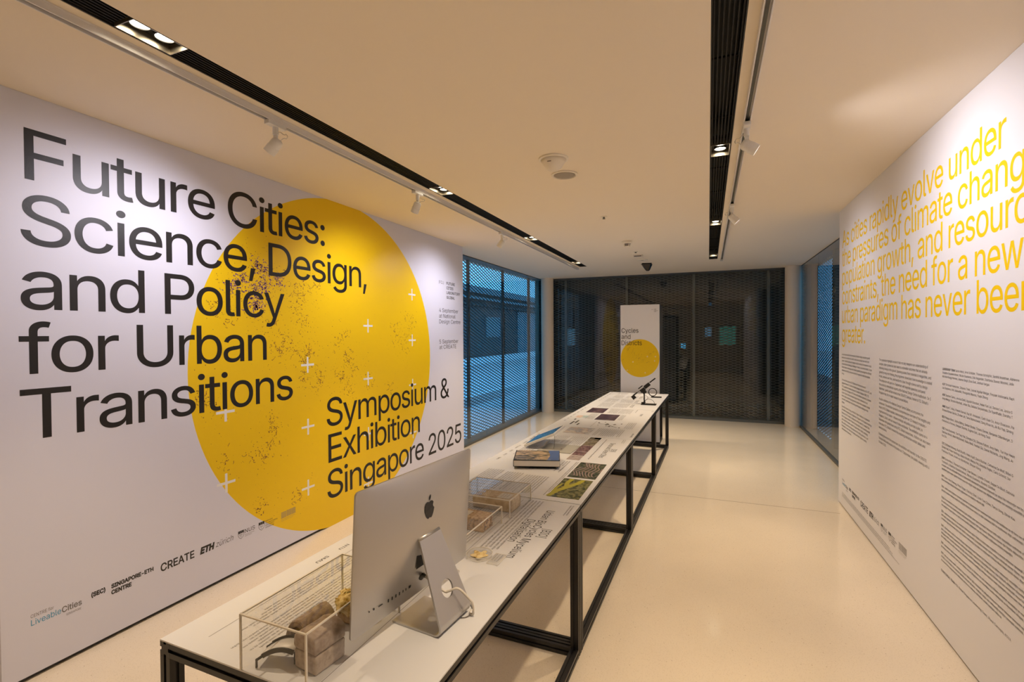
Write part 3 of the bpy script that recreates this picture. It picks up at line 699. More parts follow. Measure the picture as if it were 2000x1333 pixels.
for y, aim, lab, p in ((1.50, (XR, 1.56, 1.85), 'white track spotlight cut by the top edge of the picture, on the right track', .75),
                    (2.81, (XR, 2.90, 1.95), 'white track spotlight in the middle of the right track', 1.0),
                    (4.52, (XR, 4.64, 1.55), 'small white track spotlight furthest along the right track', .45)):
    spot_head(.184, y, aim, lab, p)

# round fittings on the ceiling
t = thing('ceiling_dome', 'white shallow dome fitting on the ceiling, larger of the paired round fittings', 'ceiling fitting', (-.911, 2.965, H))
MB().lathe([(.094, 0), (.094, -.006), (.086, -.010)], n=48).build('rim', 'detector_cream', t, smooth=True)
MB().lathe([(.082, -.008), (.070, -.030), (.052, -.055), (.034, -.072), (.012, -.080), (.001, -.081)], n=48).build('dome', 'detector_cream', t, smooth='all')
MB().box(-.02, .004, -.069, -.066, -.038, -.033).build('label_mark', 'detector_dark', t)
t = thing('ceiling_speaker', 'round ceiling speaker with grey grille beside the white dome', 'speaker', (-.930, 3.285, H))
MB().lathe([(.092, 0), (.092, -.008), (.080, -.010), (.080, -.006)], n=48).build('rim', 'detector_cream', t, smooth=True)
MB().lathe([(.080, -.005), (.06, -.009), (.001, -.010)], n=48).build('grille', 'grille_grey', t, smooth='all')
t = thing('fire_sprinkler', 'tiny flush sprinkler in the middle of the ceiling', 'sprinkler', (-.92, 4.61, H))
MB().lathe([(.032, 0), (.032, -.004), (.02, -.006)], n=28).build('plate', 'detector_cream', t, smooth=True)
MB().lathe([(.012, -.004), (.008, -.018), (.014, -.020), (.014, -.023)], n=16).build('nozzle', 'steel_grey', t, smooth=True)
t = thing('smoke_detector', 'white smoke detector with dark vents on the ceiling', 'smoke detector', (-.908, 5.94, H))
MB().lathe([(.058, 0), (.058, -.022), (.046, -.034)], n=36).build('base', 'detector_cream', t, smooth=True)
MB().lathe([(.040, -.034), (.036, -.046), (.026, -.062)], n=36).build('sensing_chamber', 'detector_dark', t, smooth=True)
b = MB()
for i in range(4):
    a = PI/4+i*PI/2; b.obox((.036*math.cos(a), .036*math.sin(a), -.048), (math.cos(a), math.sin(a), 0), (-math.sin(a), math.cos(a), 0), (0, 0, 1), .008, .004, .016)
b.lathe([(.027, -.060), (.02, -.068), (.001, -.070)], n=24); b.build('cap', 'detector_cream', t, smooth=True)
t = thing('fire_sprinkler', 'small round plate on the ceiling just behind the smoke detector', 'sprinkler', (-.915, 6.74, H))
MB().lathe([(.03, 0), (.03, -.005), (.02, -.008)], n=24).build('plate', 'detector_cream', t, smooth=True)
MB().lathe([(.01, -.006), (.012, -.02)], n=12).build('nozzle', 'steel_grey', t)
t = thing('ceiling_sensor', 'small rectangular cream sensor box on the far ceiling', 'sensor', (-.925, 7.05, H))
MB().box(-.065, .065, -.03, .03, -.030, 0).build('housing', 'detector_cream', t, bevel=.006)
MB().box(-.05, .05, -.034, -.030, -.028, -.014).build('window', 'detector_dark', t)
t = thing('ceiling_speaker', 'flat round grille on the ceiling in front of the dark camera', 'speaker', (-.925, 7.54, H))
MB().lathe([(.080, 0), (.080, -.008), (.070, -.010)], n=36).build('rim', 'detector_cream', t, smooth=True)
MB().lathe([(.070, -.008), (.001, -.011)], n=36).build('grille', 'grille_grey', t)
t = thing('security_camera', 'dark faceted security camera hanging from the far ceiling', 'camera', (-.915, 7.97, H), .25)
b = MB(); b.add([(-.085,-.05,-.012),(.055,-.06,-.012),(.095,.0,-.012),(.06,.07,-.012),(-.07,.07,-.012),(0.0,-.02,-.125),(.035,-.02,-.125),(.055,.0,-.105),(.03,.03,-.105),(-.01,.03,-.105)],
     [(4,3,2,1,0),(5,6,7,8,9),(0,1,6,5),(1,2,7,6),(2,3,8,7),(3,4,9,8),(4,0,5,9)]); b.build('housing', 'camera_dome', t, bevel=.004)
MB().box(-.075, .075, -.06, .065, -.012, 0).build('mounting_plate', 'plastic_black', t, bevel=.004)

# ================================================================== TABLES
YT = (.854, 2.323, 3.886, 5.455, 6.964); TZ = .74; RZ = -.0168; TW = .80
def cx(y): return -.580-TW/2+.0168*(y-2.323)-.003
def beam(mb, p, q, s=.04, g=.010, d=.006):
    """slotted square profile from p to q (axis aligned)"""
    p, q = Vector(p), Vector(q); ax = (q-p).normalized()
    u = Vector((1,0,0)) if abs(ax.x) < .5 else Vector((0,1,0)); v = ax.cross(u)
    h = s/2; k = g/2; e = h-d
    out = [(-h,-h),(-k,-h),(-k,-e),(k,-e),(k,-h),(h,-h),(h,-k),(e,-k),(e,k),(h,k),(h,h),(k,h),(k,e),(-k,e),(-k,h),(-h,h),(-h,k),(-e,k),(-e,-k),(-h,-k)]
    n = len(out); vs = [p+u*a+v*b_ for a, b_ in out]+[q+u*a+v*b_ for a, b_ in out]
    fs = [(i, (i+1) % n, n+(i+1) % n, n+i) for i in range(n)]
    for o_ in (0, n):
        fs += [tuple(o_+i for i in c) for c in ((0,1,2,18,19),(4,5,6,7,3),(9,10,11,12,8),(14,15,16,17,13),(2,3,7,8,12,13,17,18))]
    return mb.add(vs, fs)
TLAB = ('long white display table nearest the camera, with the computer and mycelium blocks on it',
        'white display table second from the camera, with the blue book and tilted tablet',
        'white display table third from the camera, printed with a map and two dark photos',
        'white display table at the far end, with the black sensor rig, against the banner')
TABLES = []
for i in range(4):
    y0, y1 = YT[i]+.003, YT[i+1]-.003; L = y1-y0; yc = (y0+y1)/2
    t = thing('display_table', TLAB[i], 'table', (cx(yc), yc, 0), RZ, 'row of white display tables'); TABLES.append((t, yc, L))
    hx, hy = TW/2, L/2; e = .02
    MB().box(-hx, hx, -hy, hy, TZ-.004, TZ).build('tabletop', 'board_white', t)
    zt = TZ-.024
    for sx in (-1, 1):
        for sy in (-1, 1):
            beam(MB(), (sx*(hx-e), sy*(hy-e), .0), (sx*(hx-e), sy*(hy-e), TZ-.0445)).build('leg', 'frame_black', t)
        beam(MB(), (sx*(hx-e), -hy, zt), (sx*(hx-e), hy, zt)).build('top_rail', 'frame_black', t)
        beam(MB(), (sx*(hx-e), -hy+.0405, .024), (sx*(hx-e), hy-.0405, .024)).build('bottom_rail', 'frame_black', t)
    for sy in (-1, 1):
        beam(MB(), (-hx+.0405, sy*(hy-e), zt), (hx-.0405, sy*(hy-e), zt)).build('top_rail', 'frame_black', t)
        beam(MB(), (-hx+.0405, sy*(hy-e), .024), (hx-.0405, sy*(hy-e), .024)).build('bottom_rail', 'frame_black', t)
def tfn(i):
    """print mapper for table i: u runs towards -Y, v towards +X, both in world metres"""
    t, yc, L = TABLES[i]; c, s_ = math.cos(RZ), math.sin(RZ); X0 = cx(yc)
    def fn(u, v, lift):
        dx, dy = v-X0, -u-yc
        return (c*dx+s_*dy, -s_*dx+c*dy, TZ+lift*.5)
    return fn
def pic(i, x0, x1, y0, y1, m, name='printed_photo'):
    b = MB(); rect(b, tfn(i), -y1, -y0, x0, x1, .0006); return decal(b, name, m, TABLES[i][0])
def block(i, x0, x1, y0, y1, dx, xh, m='ink_grey', name='text_block', fill=.9):
    """lines of small print; each line runs along Y from y1 down to y0, lines step towards -X"""
    b = MB(); fn = tfn(i); x = x1; q = 0; rr = random.Random(x0*7+y0*3+i)
    while x > x0:
        ln = (y1-y0)*(rr.uniform(fill, 1.0) if rr.random() < .85 else rr.uniform(.35, .8)); greek(b, fn, -y1, x-xh, ln, xh, .0006, seed=q+x0*31+y1*17); x -= dx; q += 1
    return decal(b, name, m, TABLES[i][0])
def headline(i, rows, size, m='ink_black'):
    b = MB()
    for s, x, yc_, wd in rows: put(b, s, tfn(i), -yc_, x, size=size, width=wd, align='c', lift=.0006, res=4)
    return decal(b, 'poster_title', m, TABLES[i][0])
# table 1
headline(0, (('[BIO]', -.657, 1.925, .088), ('Urban BioCycles Mycelium', -.708, 1.925, .515), ('Digitalisation', -.757, 1.925, .245)), .052)
block(0, -.630, -.605, 2.145, 2.285, .013, .0055, 'ink_grey')
block(0, -.840, -.762, 1.69, 2.29, .0170, .0070, fill=.95)
block(0, -1.265, -1.215, .95, 1.60, .0135, .0056, fill=.8)
block(0, -1.195, -1.035, .90, 1.62, .0135, .0056, fill=.93)
block(0, -1.265, -.90, 1.66, 2.28, .0135, .0056, fill=.9)
b = MB(); rect(b, tfn(0), -2.28, -.92, -1.291, -1.2895, .0006); rect(b, tfn(0), -2.28, -.89, -.868, -.8665, .0006); decal(b, 'rule_line', 'ink_grey', TABLES[0][0])
def footer(i, y0, y1, x):
    fn = tfn(i); y = y1
    for s, wd in (('(SEC)', .05), ('SINGAPORE-ETH CENTRE', .13), ('CREATE', .09), ('ETH zürich', .10), ('NUS', .05), ('NTU', .05), ('SMU', .06)):
        if y-wd < y0: break
        b = MB(); put(b, s, fn, -y, x, width=wd, cap=.014, lift=.0006, res=2, bold=.012); y -= wd+.06
        decal(b, 'partner_logo', 'ink_black', TABLES[i][0])
footer(0, .95, 2.26, -1.345)
# table 2
headline(1, (('[DEN]', -.648, 3.475, .085), ('Dense and Green Cities', -.692, 3.475, .46)), .052)
block(1, -.752, -.742, 3.15, 3.82, .013, .0065)
block(1, -.625, -.60, 3.72, 3.85, .013, .0055)
pic(1, -.776, -.606, 2.377, 2.712, 'photo_trees')
pic(1, -.770, -.602, 2.741, 3.087, 'photo_garden')
b = MB(); fn = tfn(1); q = 0
for k_ in range(7):
    x0_ = -.752+k_*.0215; prev_ = None
    for i in range(41):
        y_ = 2.762+(3.07-2.762)*i/40; ph_ = 2*PI*(y_-2.74)/.19
        p_ = (y_+.016*math.sin(2*ph_+.4), x0_+.021*math.sin(ph_+k_*.25)*min(1, (i+3)/12)); p_ = (p_[0], min(-.606, max(-.767, p_[1])))
        if prev_ and (k_ > 1 or y_ < 3.0): poly(b, fn, [(-prev_[0], prev_[1]-.0042), (-p_[0], p_[1]-.0042), (-p_[0], p_[1]+.0042), (-prev_[0], prev_[1]+.0042)], .0009+k_*.0001)
        prev_ = p_
decal(b, 'printed_terraces', 'terrace_print', TABLES[1][0])
b = MB(); fn = tfn(1)
LK = .0010
for pts_ in ([(-2.385, -.772, .012), (-2.47, -.755, .017), (-2.56, -.715, .020), (-2.64, -.675, .016), (-2.705, -.66, .012)], [(-2.56, -.722, .014), (-2.63, -.735, .012), (-2.705, -.725, .014)], [(-2.45, -.765, .010), (-2.53, -.768, .008), (-2.60, -.755, .006)]):
    for (a0, c0_, w0), (a1, c1_, w1) in zip(pts_, pts_[1:]): LK += .0004; poly(b, fn, [(a0, c0_-w0), (a0, c0_+w0), (a1, c1_+w1), (a1, c1_-w1)], LK)
decal(b, 'yellow_path', 'photo_yellow', TABLES[1][0])
for y0, y1, m in ((3.125, 3.25, 'photo_haze'), (3.255, 3.36, 'photo_city'), (3.365, 3.56, 'photo_city'), (3.565, 3.71, 'photo_hill'), (3.715, 3.86, 'photo_hill')):
    pic(1, -.882, -.793, y0, y1, m)
pic(1, -.845, -.793, 3.80, 3.86, 'photo_sky')
block(1, -.80, -.783, 2.38, 3.08, .0115, .0048)
for x0, x1, y0, y1 in ((-1.01, -.865, 2.36, 2.70), (-1.145, -1.03, 2.36, 2.72), (-1.27, -1.165, 2.36, 2.74), (-.875, -.84, 2.80, 3.08), (-1.03, -.90, 3.53, 3.85), (-1.16, -1.05, 3.56, 3.85), (-1.27, -1.18, 3.1, 3.45)):
    block(1, x0, x1, y0, y1, .0165, .0066)
footer(1, 2.40, 3.85, -1.322)
# table 3
block(2, -.90, -.672, 3.93, 4.25, .0165, .0066, fill=.97)
pic(2, -1.150, -.925, 3.965, 4.235, 'map_print', 'printed_map')
pic(2, -1.034, -.838, 4.67, 5.02, 'photo_night'); pic(2, -1.214, -1.031, 5.075, 5.41, 'photo_purple')
pic(2, -1.24, -1.185, 4.72, 4.86, 'sketch_red', 'printed_sketch'); pic(2, -1.185, -1.125, 4.74, 4.86, 'sketch_blue', 'printed_sketch')
b = MB(); fn = tfn(2); rr = random.Random(5)
for x, y, s_ in ((-.955, 4.52, .016), (-.90, 4.56, .012), (-.872, 4.46, .028), (-.83, 4.36, .018), (-.80, 4.47, .020), (-.745, 4.52, .015), (-.735, 4.33, .014), (-.86, 4.38, .010), (-.94, 4.40, .009)):
    poly(b, fn, [(-y+s_*rr.uniform(.8, 1.9)*math.cos(k*PI/4), x+s_*rr.uniform(.35, .9)*math.sin(k*PI/4)) for k in range(8)], .0006)
for (x, y, x2, y2) in ((-.87, 4.46, -.80, 4.36), (-.95, 4.47, -.87, 4.45), (-.83, 4.40, -.76, 4.33)):
    poly(b, fn, [(-y, x), (-y-.008, x+.004), (-y2-.008, x2+.004), (-y2, x2)], .0007)
decal(b, 'printed_sketch', 'ink_grey', TABLES[2][0])
b = MB()
for x, y0, y1 in ((-1.20, 4.36, 4.52), (-1.17, 4.43, 4.58), (-1.13, 4.34, 4.43), (-1.22, 4.60, 4.66)): rect(b, fn, -y1, -y0, x, x+.016, .0006)
decal(b, 'printed_chart', 'ink_black', TABLES[2][0])
block(2, -.70, -.620, 4.30, 4.62, .0165, .0066, fill=.97)
block(2, -1.13, -1.06, 4.68, 5.02, .0165, .007); block(2, -.82, -.78, 4.7, 5.02, .0165, .007)
block(2, -1.01, -.90, 5.09, 5.42, .0165, .007); block(2, -.88, -.76, 5.09, 5.42, .0165, .007)
block(2, -.72, -.712, 5.20, 5.42, .013, .007, 'ink_black'); block(2, -.662, -.628, 4.88, 5.15, .038, .020, 'ink_grey', 'poster_title', fill=.98)
block(2, -.60, -.575, 3.95, 4.12, .03, .013, 'ink_grey'); block(2, -.57, -.545, 5.3, 5.43, .013, .006)
block(2, -.998, -.985, 4.28, 4.60, .013, .006); footer(2, 3.95, 5.4, -1.298)
# table 4
for x0, x1, y0, y1 in ((-1.02, -.86, 5.50, 5.85), (-1.19, -1.05, 5.50, 5.86), (-1.02, -.86, 5.90, 6.25), (-1.19, -1.05, 5.90, 6.25), (-1.00, -.86, 6.32, 6.62), (-1.17, -1.04, 6.32, 6.64), (-1.0, -.86, 6.68, 6.93), (-1.17, -1.04, 6.68, 6.93)):
    block(3, x0, x1, y0, y1, .0165, .0066)
for y0, y1 in ((5.55, 5.8), (5.95, 6.2), (6.35, 6.6)): block(3, -.835, -.80, y0, y1, .02, .010, 'ink_black')
footer(3, 5.5, 6.9, -1.272)

# ================================================================== ON TABLE 1
def case(label, x0, x1, y0, y1, h, wall=.004, rz=RZ):
    xc, yc = (x0+x1)/2, (y0+y1)/2; t = thing('acrylic_case', label, 'display case', (xc, yc, TZ+.0008), rz)
    hx, hy = (x1-x0)/2, (y1-y0)/2
    for a in ((-hx, -hx+wall, -hy, hy, 0, h-wall), (hx-wall, hx, -hy, hy, 0, h-wall), (-hx+wall, hx-wall, -hy, -hy+wall, 0, h-wall), (-hx+wall, hx-wall, hy-wall, hy, 0, h-wall)):
        MB().box(*a).build('side_panel', 'acrylic', t)
    MB().box(-hx, hx, -hy, hy, h-wall, h).build('top_panel', 'acrylic', t)
    b = MB(); e = .0022
    for sx in (-1, 1):
        for sy in (-1, 1): b.box(sx*hx-e, sx*hx+e, sy*hy-e, sy*hy+e, 0, h)
        b.box(sx*hx-e, sx*hx+e, -hy, hy, h-e, h+e*.6)
    for sy in (-1, 1): b.box(-hx, hx, sy*hy-e, sy*hy+e, h-e, h+e*.6)
    b.build('lit_edges', 'acrylic_lit_edge', t)  # pale strips painting in the brightly lit edges of the case
    return t
def lump(name, parent, m, fnp, nu=24, nv=16, smooth='all', amp=.0015, seed=1):
    """closed displaced grid surface from fnp(u in 0..1 around, v in 0..1 pole to pole)"""
    rr = random.Random(seed); vs = []; fs = []
    for j_ in range(nv+1):
        for i_ in range(nu):
            p = Vector(fnp(i_/nu, j_/nv)); p += Vector((rr.gauss(0, amp), rr.gauss(0, amp), rr.gauss(0, amp)*.6)); vs.append(p)
    for j_ in range(nv):
        for i_ in range(nu):
            k_ = (i_+1) % nu; fs.append((j_*nu+i_, j_*nu+k_, (j_+1)*nu+k_, (j_+1)*nu+i_))
    fs.append(tuple(reversed(range(nu)))); fs.append(tuple(nv*nu+i_ for i_ in range(nu)))
    zmin = min(v.z for v in vs)
    for v in vs: v.z = max(v.z, 0.0) if zmin < .004 else v.z
    return MB().add(vs, fs).build(name, m, parent, smooth=smooth)
def slab(name, parent, m, hx, hy, z0, z1, r=.006, amp=.0012, seed=1, dome=0.0):
    """rough cast block: bevelled, finely divided and roughened box, top optionally domed"""
    me = bpy.data.meshes.new(name); b = bmesh.new(); bmesh.ops.create_cube(b, size=2)
    for v in b.verts: v.co = Vector((v.co.x*hx, v.co.y*hy, z0+(v.co.z+1)/2*(z1-z0)))
    bmesh.ops.bevel(b, geom=b.edges[:], offset=r, segments=3, affect='EDGES', profile=.5)
    bmesh.ops.triangulate(b, faces=[f for f in b.faces if len(f.verts) > 4])
    for it in range(3):
        ed = [e for e in b.edges if e.calc_length() > .011]
        if ed: bmesh.ops.subdivide_edges(b, edges=ed, cuts=1, use_grid_fill=True)
    for v in b.verts:
        k = (v.co.z-z0)/(z1-z0)
        if dome: v.co.z -= dome*(abs(v.co.x)/hx)**2.2*max(0, k)
        if k > .06:
            o_ = Vector((seed*3.1, seed, 0)); v.co += noise.noise_vector(v.co*60+o_)*amp + noise.noise_vector(v.co*190+o_)*amp*.6
        else: v.co.z = z0
    b.to_mesh(me); b.free(); return link(name, me, m, parent, 'all')
def rbox(hx, hy, z0, z1, pw=.22):
    def f(u, v):
        a = 2*PI*u; e = lambda c: math.copysign(abs(c)**pw, c)
        r_ = (min(1, max(0.0, math.sin(PI*(.02+.96*v)))))**.22
        return (hx*e(math.cos(a))*r_, hy*e(math.sin(a))*r_, z0+(z1-z0)*v)
    return f
case('clear acrylic case with bread-like grey block, at the near corner of the first table', -1.086, -.868, .858, 1.216, .140)
t = thing('mycelium_block', 'two-layer grey brown block with rounded top in the nearest acrylic case', 'mycelium block', (-.926, .958, TZ+.001), -.12)
slab('lower_layer', t, 'mycelium_pale', .040, .047, 0, .048, seed=3)
slab('upper_layer', t, 'mycelium_brown', .042, .050, .0495, .098, r=.010, seed=4, dome=.016)
t = thing('mycelium_arch', 'grey arched shell behind the layered block inside the nearest case', 'mycelium block', (-1.012, 1.005, TZ+.001), -.03)
b = MB(); n_ = 14; prof = []
for i in range(n_+1):
    a = PI*i/n_; prof.append((math.cos(a)*.046, math.sin(a)*.080))
inner = [(math.cos(PI*i/n_)*.030, math.sin(PI*i/n_)*.062) for i in range(n_, -1, -1)]
b.prism(prof+inner, lambda u, v, t_: (u, t_, v), -.040, .065); b.build('shell', 'mycelium_brown', t, smooth=True, bevel=.003)
t = thing('yellow_fungus', 'lumpy yellow fungus piece at the back of the nearest case', 'fungus', (-.975, 1.142, TZ+.001), 0)
rr = random.Random(21); b_ = None
lump('cap', t, 'foam_yellow', lambda u, v: (.050*math.sin(PI*v)*math.cos(2*PI*u)*(1+.16*math.sin(10*PI*u)), .048*math.sin(PI*v)*math.sin(2*PI*u)*(1+.15*math.cos(8*PI*u)), .050+.030*math.cos(PI*v)*(-1)+.006*math.sin(14*PI*u)*math.sin(PI*v)), 40, 20, amp=.0028, seed=7)
slab('stem', t, 'mycelium_tan', .034, .034, 0, .030, seed=8)
t = thing('curved_clip', 'white curved sheet with two dark arched edges in the nearest case', 'curved sheet', (-1.024, .918, TZ+.001), .35)
b = MB(); n_ = 12
def arch(i, y): a = i/n_; return (-.045+.095*a, y, .010+.036*math.sin(PI*(.08+.62*a)))
vs = []
for i in range(n_+1):
    for y in (-.024, .024): vs.append(arch(i, y))
b.add(vs, [(2*i, 2*i+1, 2*i+3, 2*i+2) for i in range(n_)]); o = b.build('sheet', 'plastic_white', t, smooth=True)
sd = o.modifiers.new('thickness', 'SOLIDIFY'); sd.thickness = .0015
for y in (-.026, .026):
    b = MB()
    for i in range(n_):
        p, q = Vector(arch(i, y)), Vector(arch(i+1, y)); d = (q-p); b.obox((p+q)/2, d, (0, 1, 0), d.cross(Vector((0, 1, 0))), d.length/2+.0004, .002, .0055 if i > 1 else .003)
    x0_, _, z0_ = arch(0, y); b.obox((x0_, y, z0_/2+.0015), (1, 0, 0), (0, 1, 0), (0, 0, 1), .002, .002, z0_/2+.0015)
    b.build('arched_edge', 'plastic_black', t)
MB().lathe([(.016, 0), (.016, .008), (.012, .010)], (.05, 0, .030), 20).build('hinge', 'plastic_black', t, smooth=True)
b = MB().box(.044, .056, -.012, .012, 0, .031); b.build('support', 'plastic_black', t)

# computer
IM = thing('desktop_computer', 'silver all-in-one computer seen from behind on the nearest table', 'computer', (-.802, 1.235, TZ+.0008), -.098)
Wd, Hd, tilt = .532, .386, math.radians(3.6); z0 = .058   # local: x = towards back, y = along the screen, z up
def ip(y, z, d):   # point on the leaning body: y across, z up from lower edge, d behind the screen
    return (math.sin(tilt)*z + math.cos(tilt)*d - .018, y, z0+math.cos(tilt)*z - math.sin(tilt)*d)
nx, nz = 36, 28; vs = []; fs = []
def rr_(a, b, r=.012):
    # clamp (a,b in -1..1) into a rounded rectangle
    y, z = a*Wd/2, b*Hd/2; hy, hz = Wd/2-r, Hd/2-r
    if abs(y) > hy and abs(z) > hz:
        dy, dz = abs(y)-hy, abs(z)-hz; l = math.hypot(dy, dz)
        if l > 1e-9:
            k_ = max(dy, dz)/l; dy, dz = dy*k_, dz*k_
        y, z = math.copysign(hy+dy, y), math.copysign(hz+dz, z)
    return y, z
cl_ = lambda q: math.copysign(1-(1-abs(q))**1.6, q)
for side in (0, 1):
    for k_ in range(nz+1):
        for i in range(nx+1):
            a, b_ = cl_(-1+2*i/nx), cl_(-1+2*k_/nz); y, z = rr_(a, b_)
            bul = max(0.0, 1-(abs(a)**2.4))*max(0.0, 1-abs(b_)**2.4)
            d = 0.0 if side == 0 else .005+.034*bul**.8
            vs.append(ip(y, z+Hd/2, d))
N1 = (nx+1)*(nz+1)
for k_ in range(nz):
    for i in range(nx):
        q = k_*(nx+1)+i; fs.append((q, q+1, q+nx+2, q+nx+1)); fs.append((N1+q, N1+q+nx+1, N1+q+nx+2, N1+q+1))
ring = [i for i in range(nx+1)]+[k_*(nx+1)+nx for k_ in range(1, nz+1)]+[nz*(nx+1)+i for i in range(nx-1, -1, -1)]+[k_*(nx+1) for k_ in range(nz-1, 0, -1)]
for i in range(len(ring)):
    p, q = ring[i], ring[(i+1) % len(ring)]; fs.append((p, N1+p, N1+q, q))
body = MB().add(vs, fs).build('display_housing', 'aluminium', IM, smooth=True)
b = MB(); b.add([ip(-Wd/2+.006, .065, -.0012), ip(Wd/2-.006, .065, -.0012), ip(Wd/2-.006, Hd-.006, -.0012), ip(-Wd/2+.006, Hd-.006, -.0012)], [(3,2,1,0)]); b.build('screen', 'screen_black', body)
def bulge(y, z):
    a, b_ = abs(y)/(Wd/2), abs(z-Hd/2)/(Hd/2); return .005+.034*(max(0, 1-a**2.4)*max(0, 1-b_**2.4))**.8
# logo: fruit with a bite and a leaf
def fruit():
    pts = []
    half = [(0,.80),(.12,.86),(.30,.90),(.52,.84),(.68,.66)]
    bite = [(.60,.55),(.56,.42),(.58,.30),(.66,.19),(.76,.12)]
    low = [(.70,-.10),(.58,-.38),(.42,-.62),(.28,-.76),(.14,-.74),(0,-.69)]
    left = [(-.14,-.74),(-.28,-.76),(-.42,-.64),(-.58,-.40),(-.72,-.06),(-.76,.25),(-.70,.58),(-.54,.80),(-.32,.90),(-.12,.86)]
    return half+bite+low+left
leaf = [(.02,.96),(.00,1.12),(.08,1.32),(.22,1.44),(.34,1.48),(.34,1.30),(.26,1.12),(.14,1.00)]
b = MB(); ly, lz, ls = 0.0, .262, .030
# seen from behind, +y is to the right
for out in (fruit(), leaf):
    bmx = bmesh.new(); vv = [bmx.verts.new((ly+a*ls, lz+c*ls, 0)) for a, c in out]; fc = bmx.faces.new(vv)
    bmesh.ops.triangulate(bmx, faces=[fc]); bmx.verts.index_update(); o0 = len(b.v)
    b.add([ip(v.co.x, v.co.y, bulge(v.co.x, v.co.y)+.0012) for v in bmx.verts], [tuple(v.index for v in f.verts) for f in bmx.faces]); bmx.free()
b.build('logo', 'logo_black', body, recalc=False)
b = MB()
for y, wd, hh in [(y_, a_*.62, c_*.62) for y_, a_, c_ in ((-.215, .003, .003), (-.20, .004, .004), (-.178, .013, .0022), (-.150, .0035, .0075), (-.136, .0035, .0075), (-.122, .0035, .0075), (-.108, .0035, .0075), (-.094, .003, .006), (-.082, .003, .006), (-.066, .007, .006))]:
    d = bulge(y, .058)+.0014; b.add([ip(y-wd, .058-hh, d), ip(y+wd, .058-hh, d), ip(y+wd, .058+hh, d), ip(y-wd, .058+hh, d)], [(0,1,2,3)])
b.build('ports', 'plastic_black', body, recalc=False)
b = MB(); d = bulge(0, .12)+.0012; b.add([ip(-.052, .105, d), ip(-.01, .105, d), ip(-.01, .145, d), ip(-.052, .145, d)], [(0,1,2,3)]); b.build('vent', 'plastic_black', body, recalc=False)
# stand: foot, bend and pierced riser
stw, th = .150, .0055
foot = MB(); path = [(-.045, .0028), (.105, .0028)]
R_ = .020; c0 = (.105, .0028+R_)
hinge = Vector((.036, .0, .243))
ang1 = math.atan2(hinge.z-c0[1], hinge.x-c0[0]-.01)-PI/2   # direction of bend end
for i in range(1, 9):
    a = -PI/2 + (ang1+PI/2)*i/8; path.append((c0[0]+R_*math.cos(a), c0[1]+R_*math.sin(a)))
p_end = Vector((path[-1][0], 0, path[-1][1])); rd = (hinge-p_end); rl = rd.length; rd.normalize(); nrm = Vector((rd.z, 0, -rd.x))
vs = []; fs = []
for i, (x, z) in enumerate(path):
    p = Vector((x, 0, z)); q = Vector((path[min(i+1, len(path)-1)][0]-path[max(i-1, 0)][0], 0, path[min(i+1, len(path)-1)][1]-path[max(i-1, 0)][1])).normalized()
    nn = Vector((q.z, 0, -q.x)) if i < len(path)-1 else nrm
    for s_ in (-1, 1):
        for t_ in (-.5, .5): vs.append(p+nn*t_*th+Vector((0, s_*stw/2, 0)))
for i in range(len(path)-1):
    a, c = i*4, (i+1)*4; fs += [(a, a+2, c+2, c), (a+1, c+1, c+3, a+3), (a, c, c+1, a+1), (a+2, a+3, c+3, c+2)]
fs += [(0, 1, 3, 2)]
MB().add(vs, fs).build('stand_foot', 'aluminium', IM, smooth=True)
# riser with an oval cable hole
bmx = bmesh.new(); tw_ = .100
outl = [(-stw/2, 0), (stw/2, 0), (tw_/2, rl), (-tw_/2, rl)]; hole = [(.026*math.cos(2*PI*i/28), .075+.026*math.sin(2*PI*i/28)) for i in range(28)]
for lp in (outl, hole):
    vv = [bmx.verts.new((a, c, 0)) for a, c in lp]
    for i in range(len(vv)): bmx.edges.new((vv[i], vv[(i+1) % len(vv)]))
bmesh.ops.triangle_fill(bmx, use_beauty=True, use_dissolve=False, edges=bmx.edges[:])
ext = bmesh.ops.extrude_face_region(bmx, geom=bmx.faces[:]); [setattr(v.co, 'z', th) for v in ext['geom'] if isinstance(v, bmesh.types.BMVert)]
bmx.verts.index_update()
b = MB().add([p_end+rd*v.co.y+nrm*(v.co.z-th/2)+Vector((0, v.co.x, 0)) for v in bmx.verts], [tuple(v.index for v in f.verts) for f in bmx.faces]); bmx.free()
b.build('stand_riser', 'aluminium', IM)
b = MB(); pth = [Vector((hinge.x, 0, hinge.z))]
for i in range(1, 7):
    a = i/6*PI*.72; c1 = hinge-nrm*.012; pth.append(c1+nrm*.012*math.cos(a)+rd*.012*math.sin(a))
vs = []
for p in pth:
    for s_ in (-1, 1): vs.append(p+Vector((0, s_*tw_/2, 0)))
b.add(vs, [(2*i, 2*i+1, 2*i+3, 2*i+2) for i in range(len(pth)-1)]); o = b.build('stand_bend', 'aluminium', IM, smooth='all'); sd = o.modifiers.new('thickness', 'SOLIDIFY'); sd.thickness = th; sd.offset = 0
jk = ip(-.012, .068, bulge(0, .068)-.002)
b = MB().lathe([(.014, 0), (.014, .002), (.006, .004), (.005, .016)], jk, 20, (1, 0, 0)); b.build('power_plug', 'steel_grey', IM, smooth=True)
hc = p_end+rd*.075
cab = [Vector(jk)+Vector((.014, 0, 0)), Vector(jk)+Vector((.022, 0, -.004)), hc+nrm*-.012+Vector((0, 0, -.006)), hc+nrm*.004+Vector((0, .006, -.012)), hc+nrm*.03+Vector((0, .02, -.016)), hc+Vector((.055, .04, -.040)), Vector((.150, .055, .035)), Vector((.150, .058, .008)), Vector((.135, .064, .0045)), Vector((.120, .10, .0045)), Vector((.02, .15, .0045))]
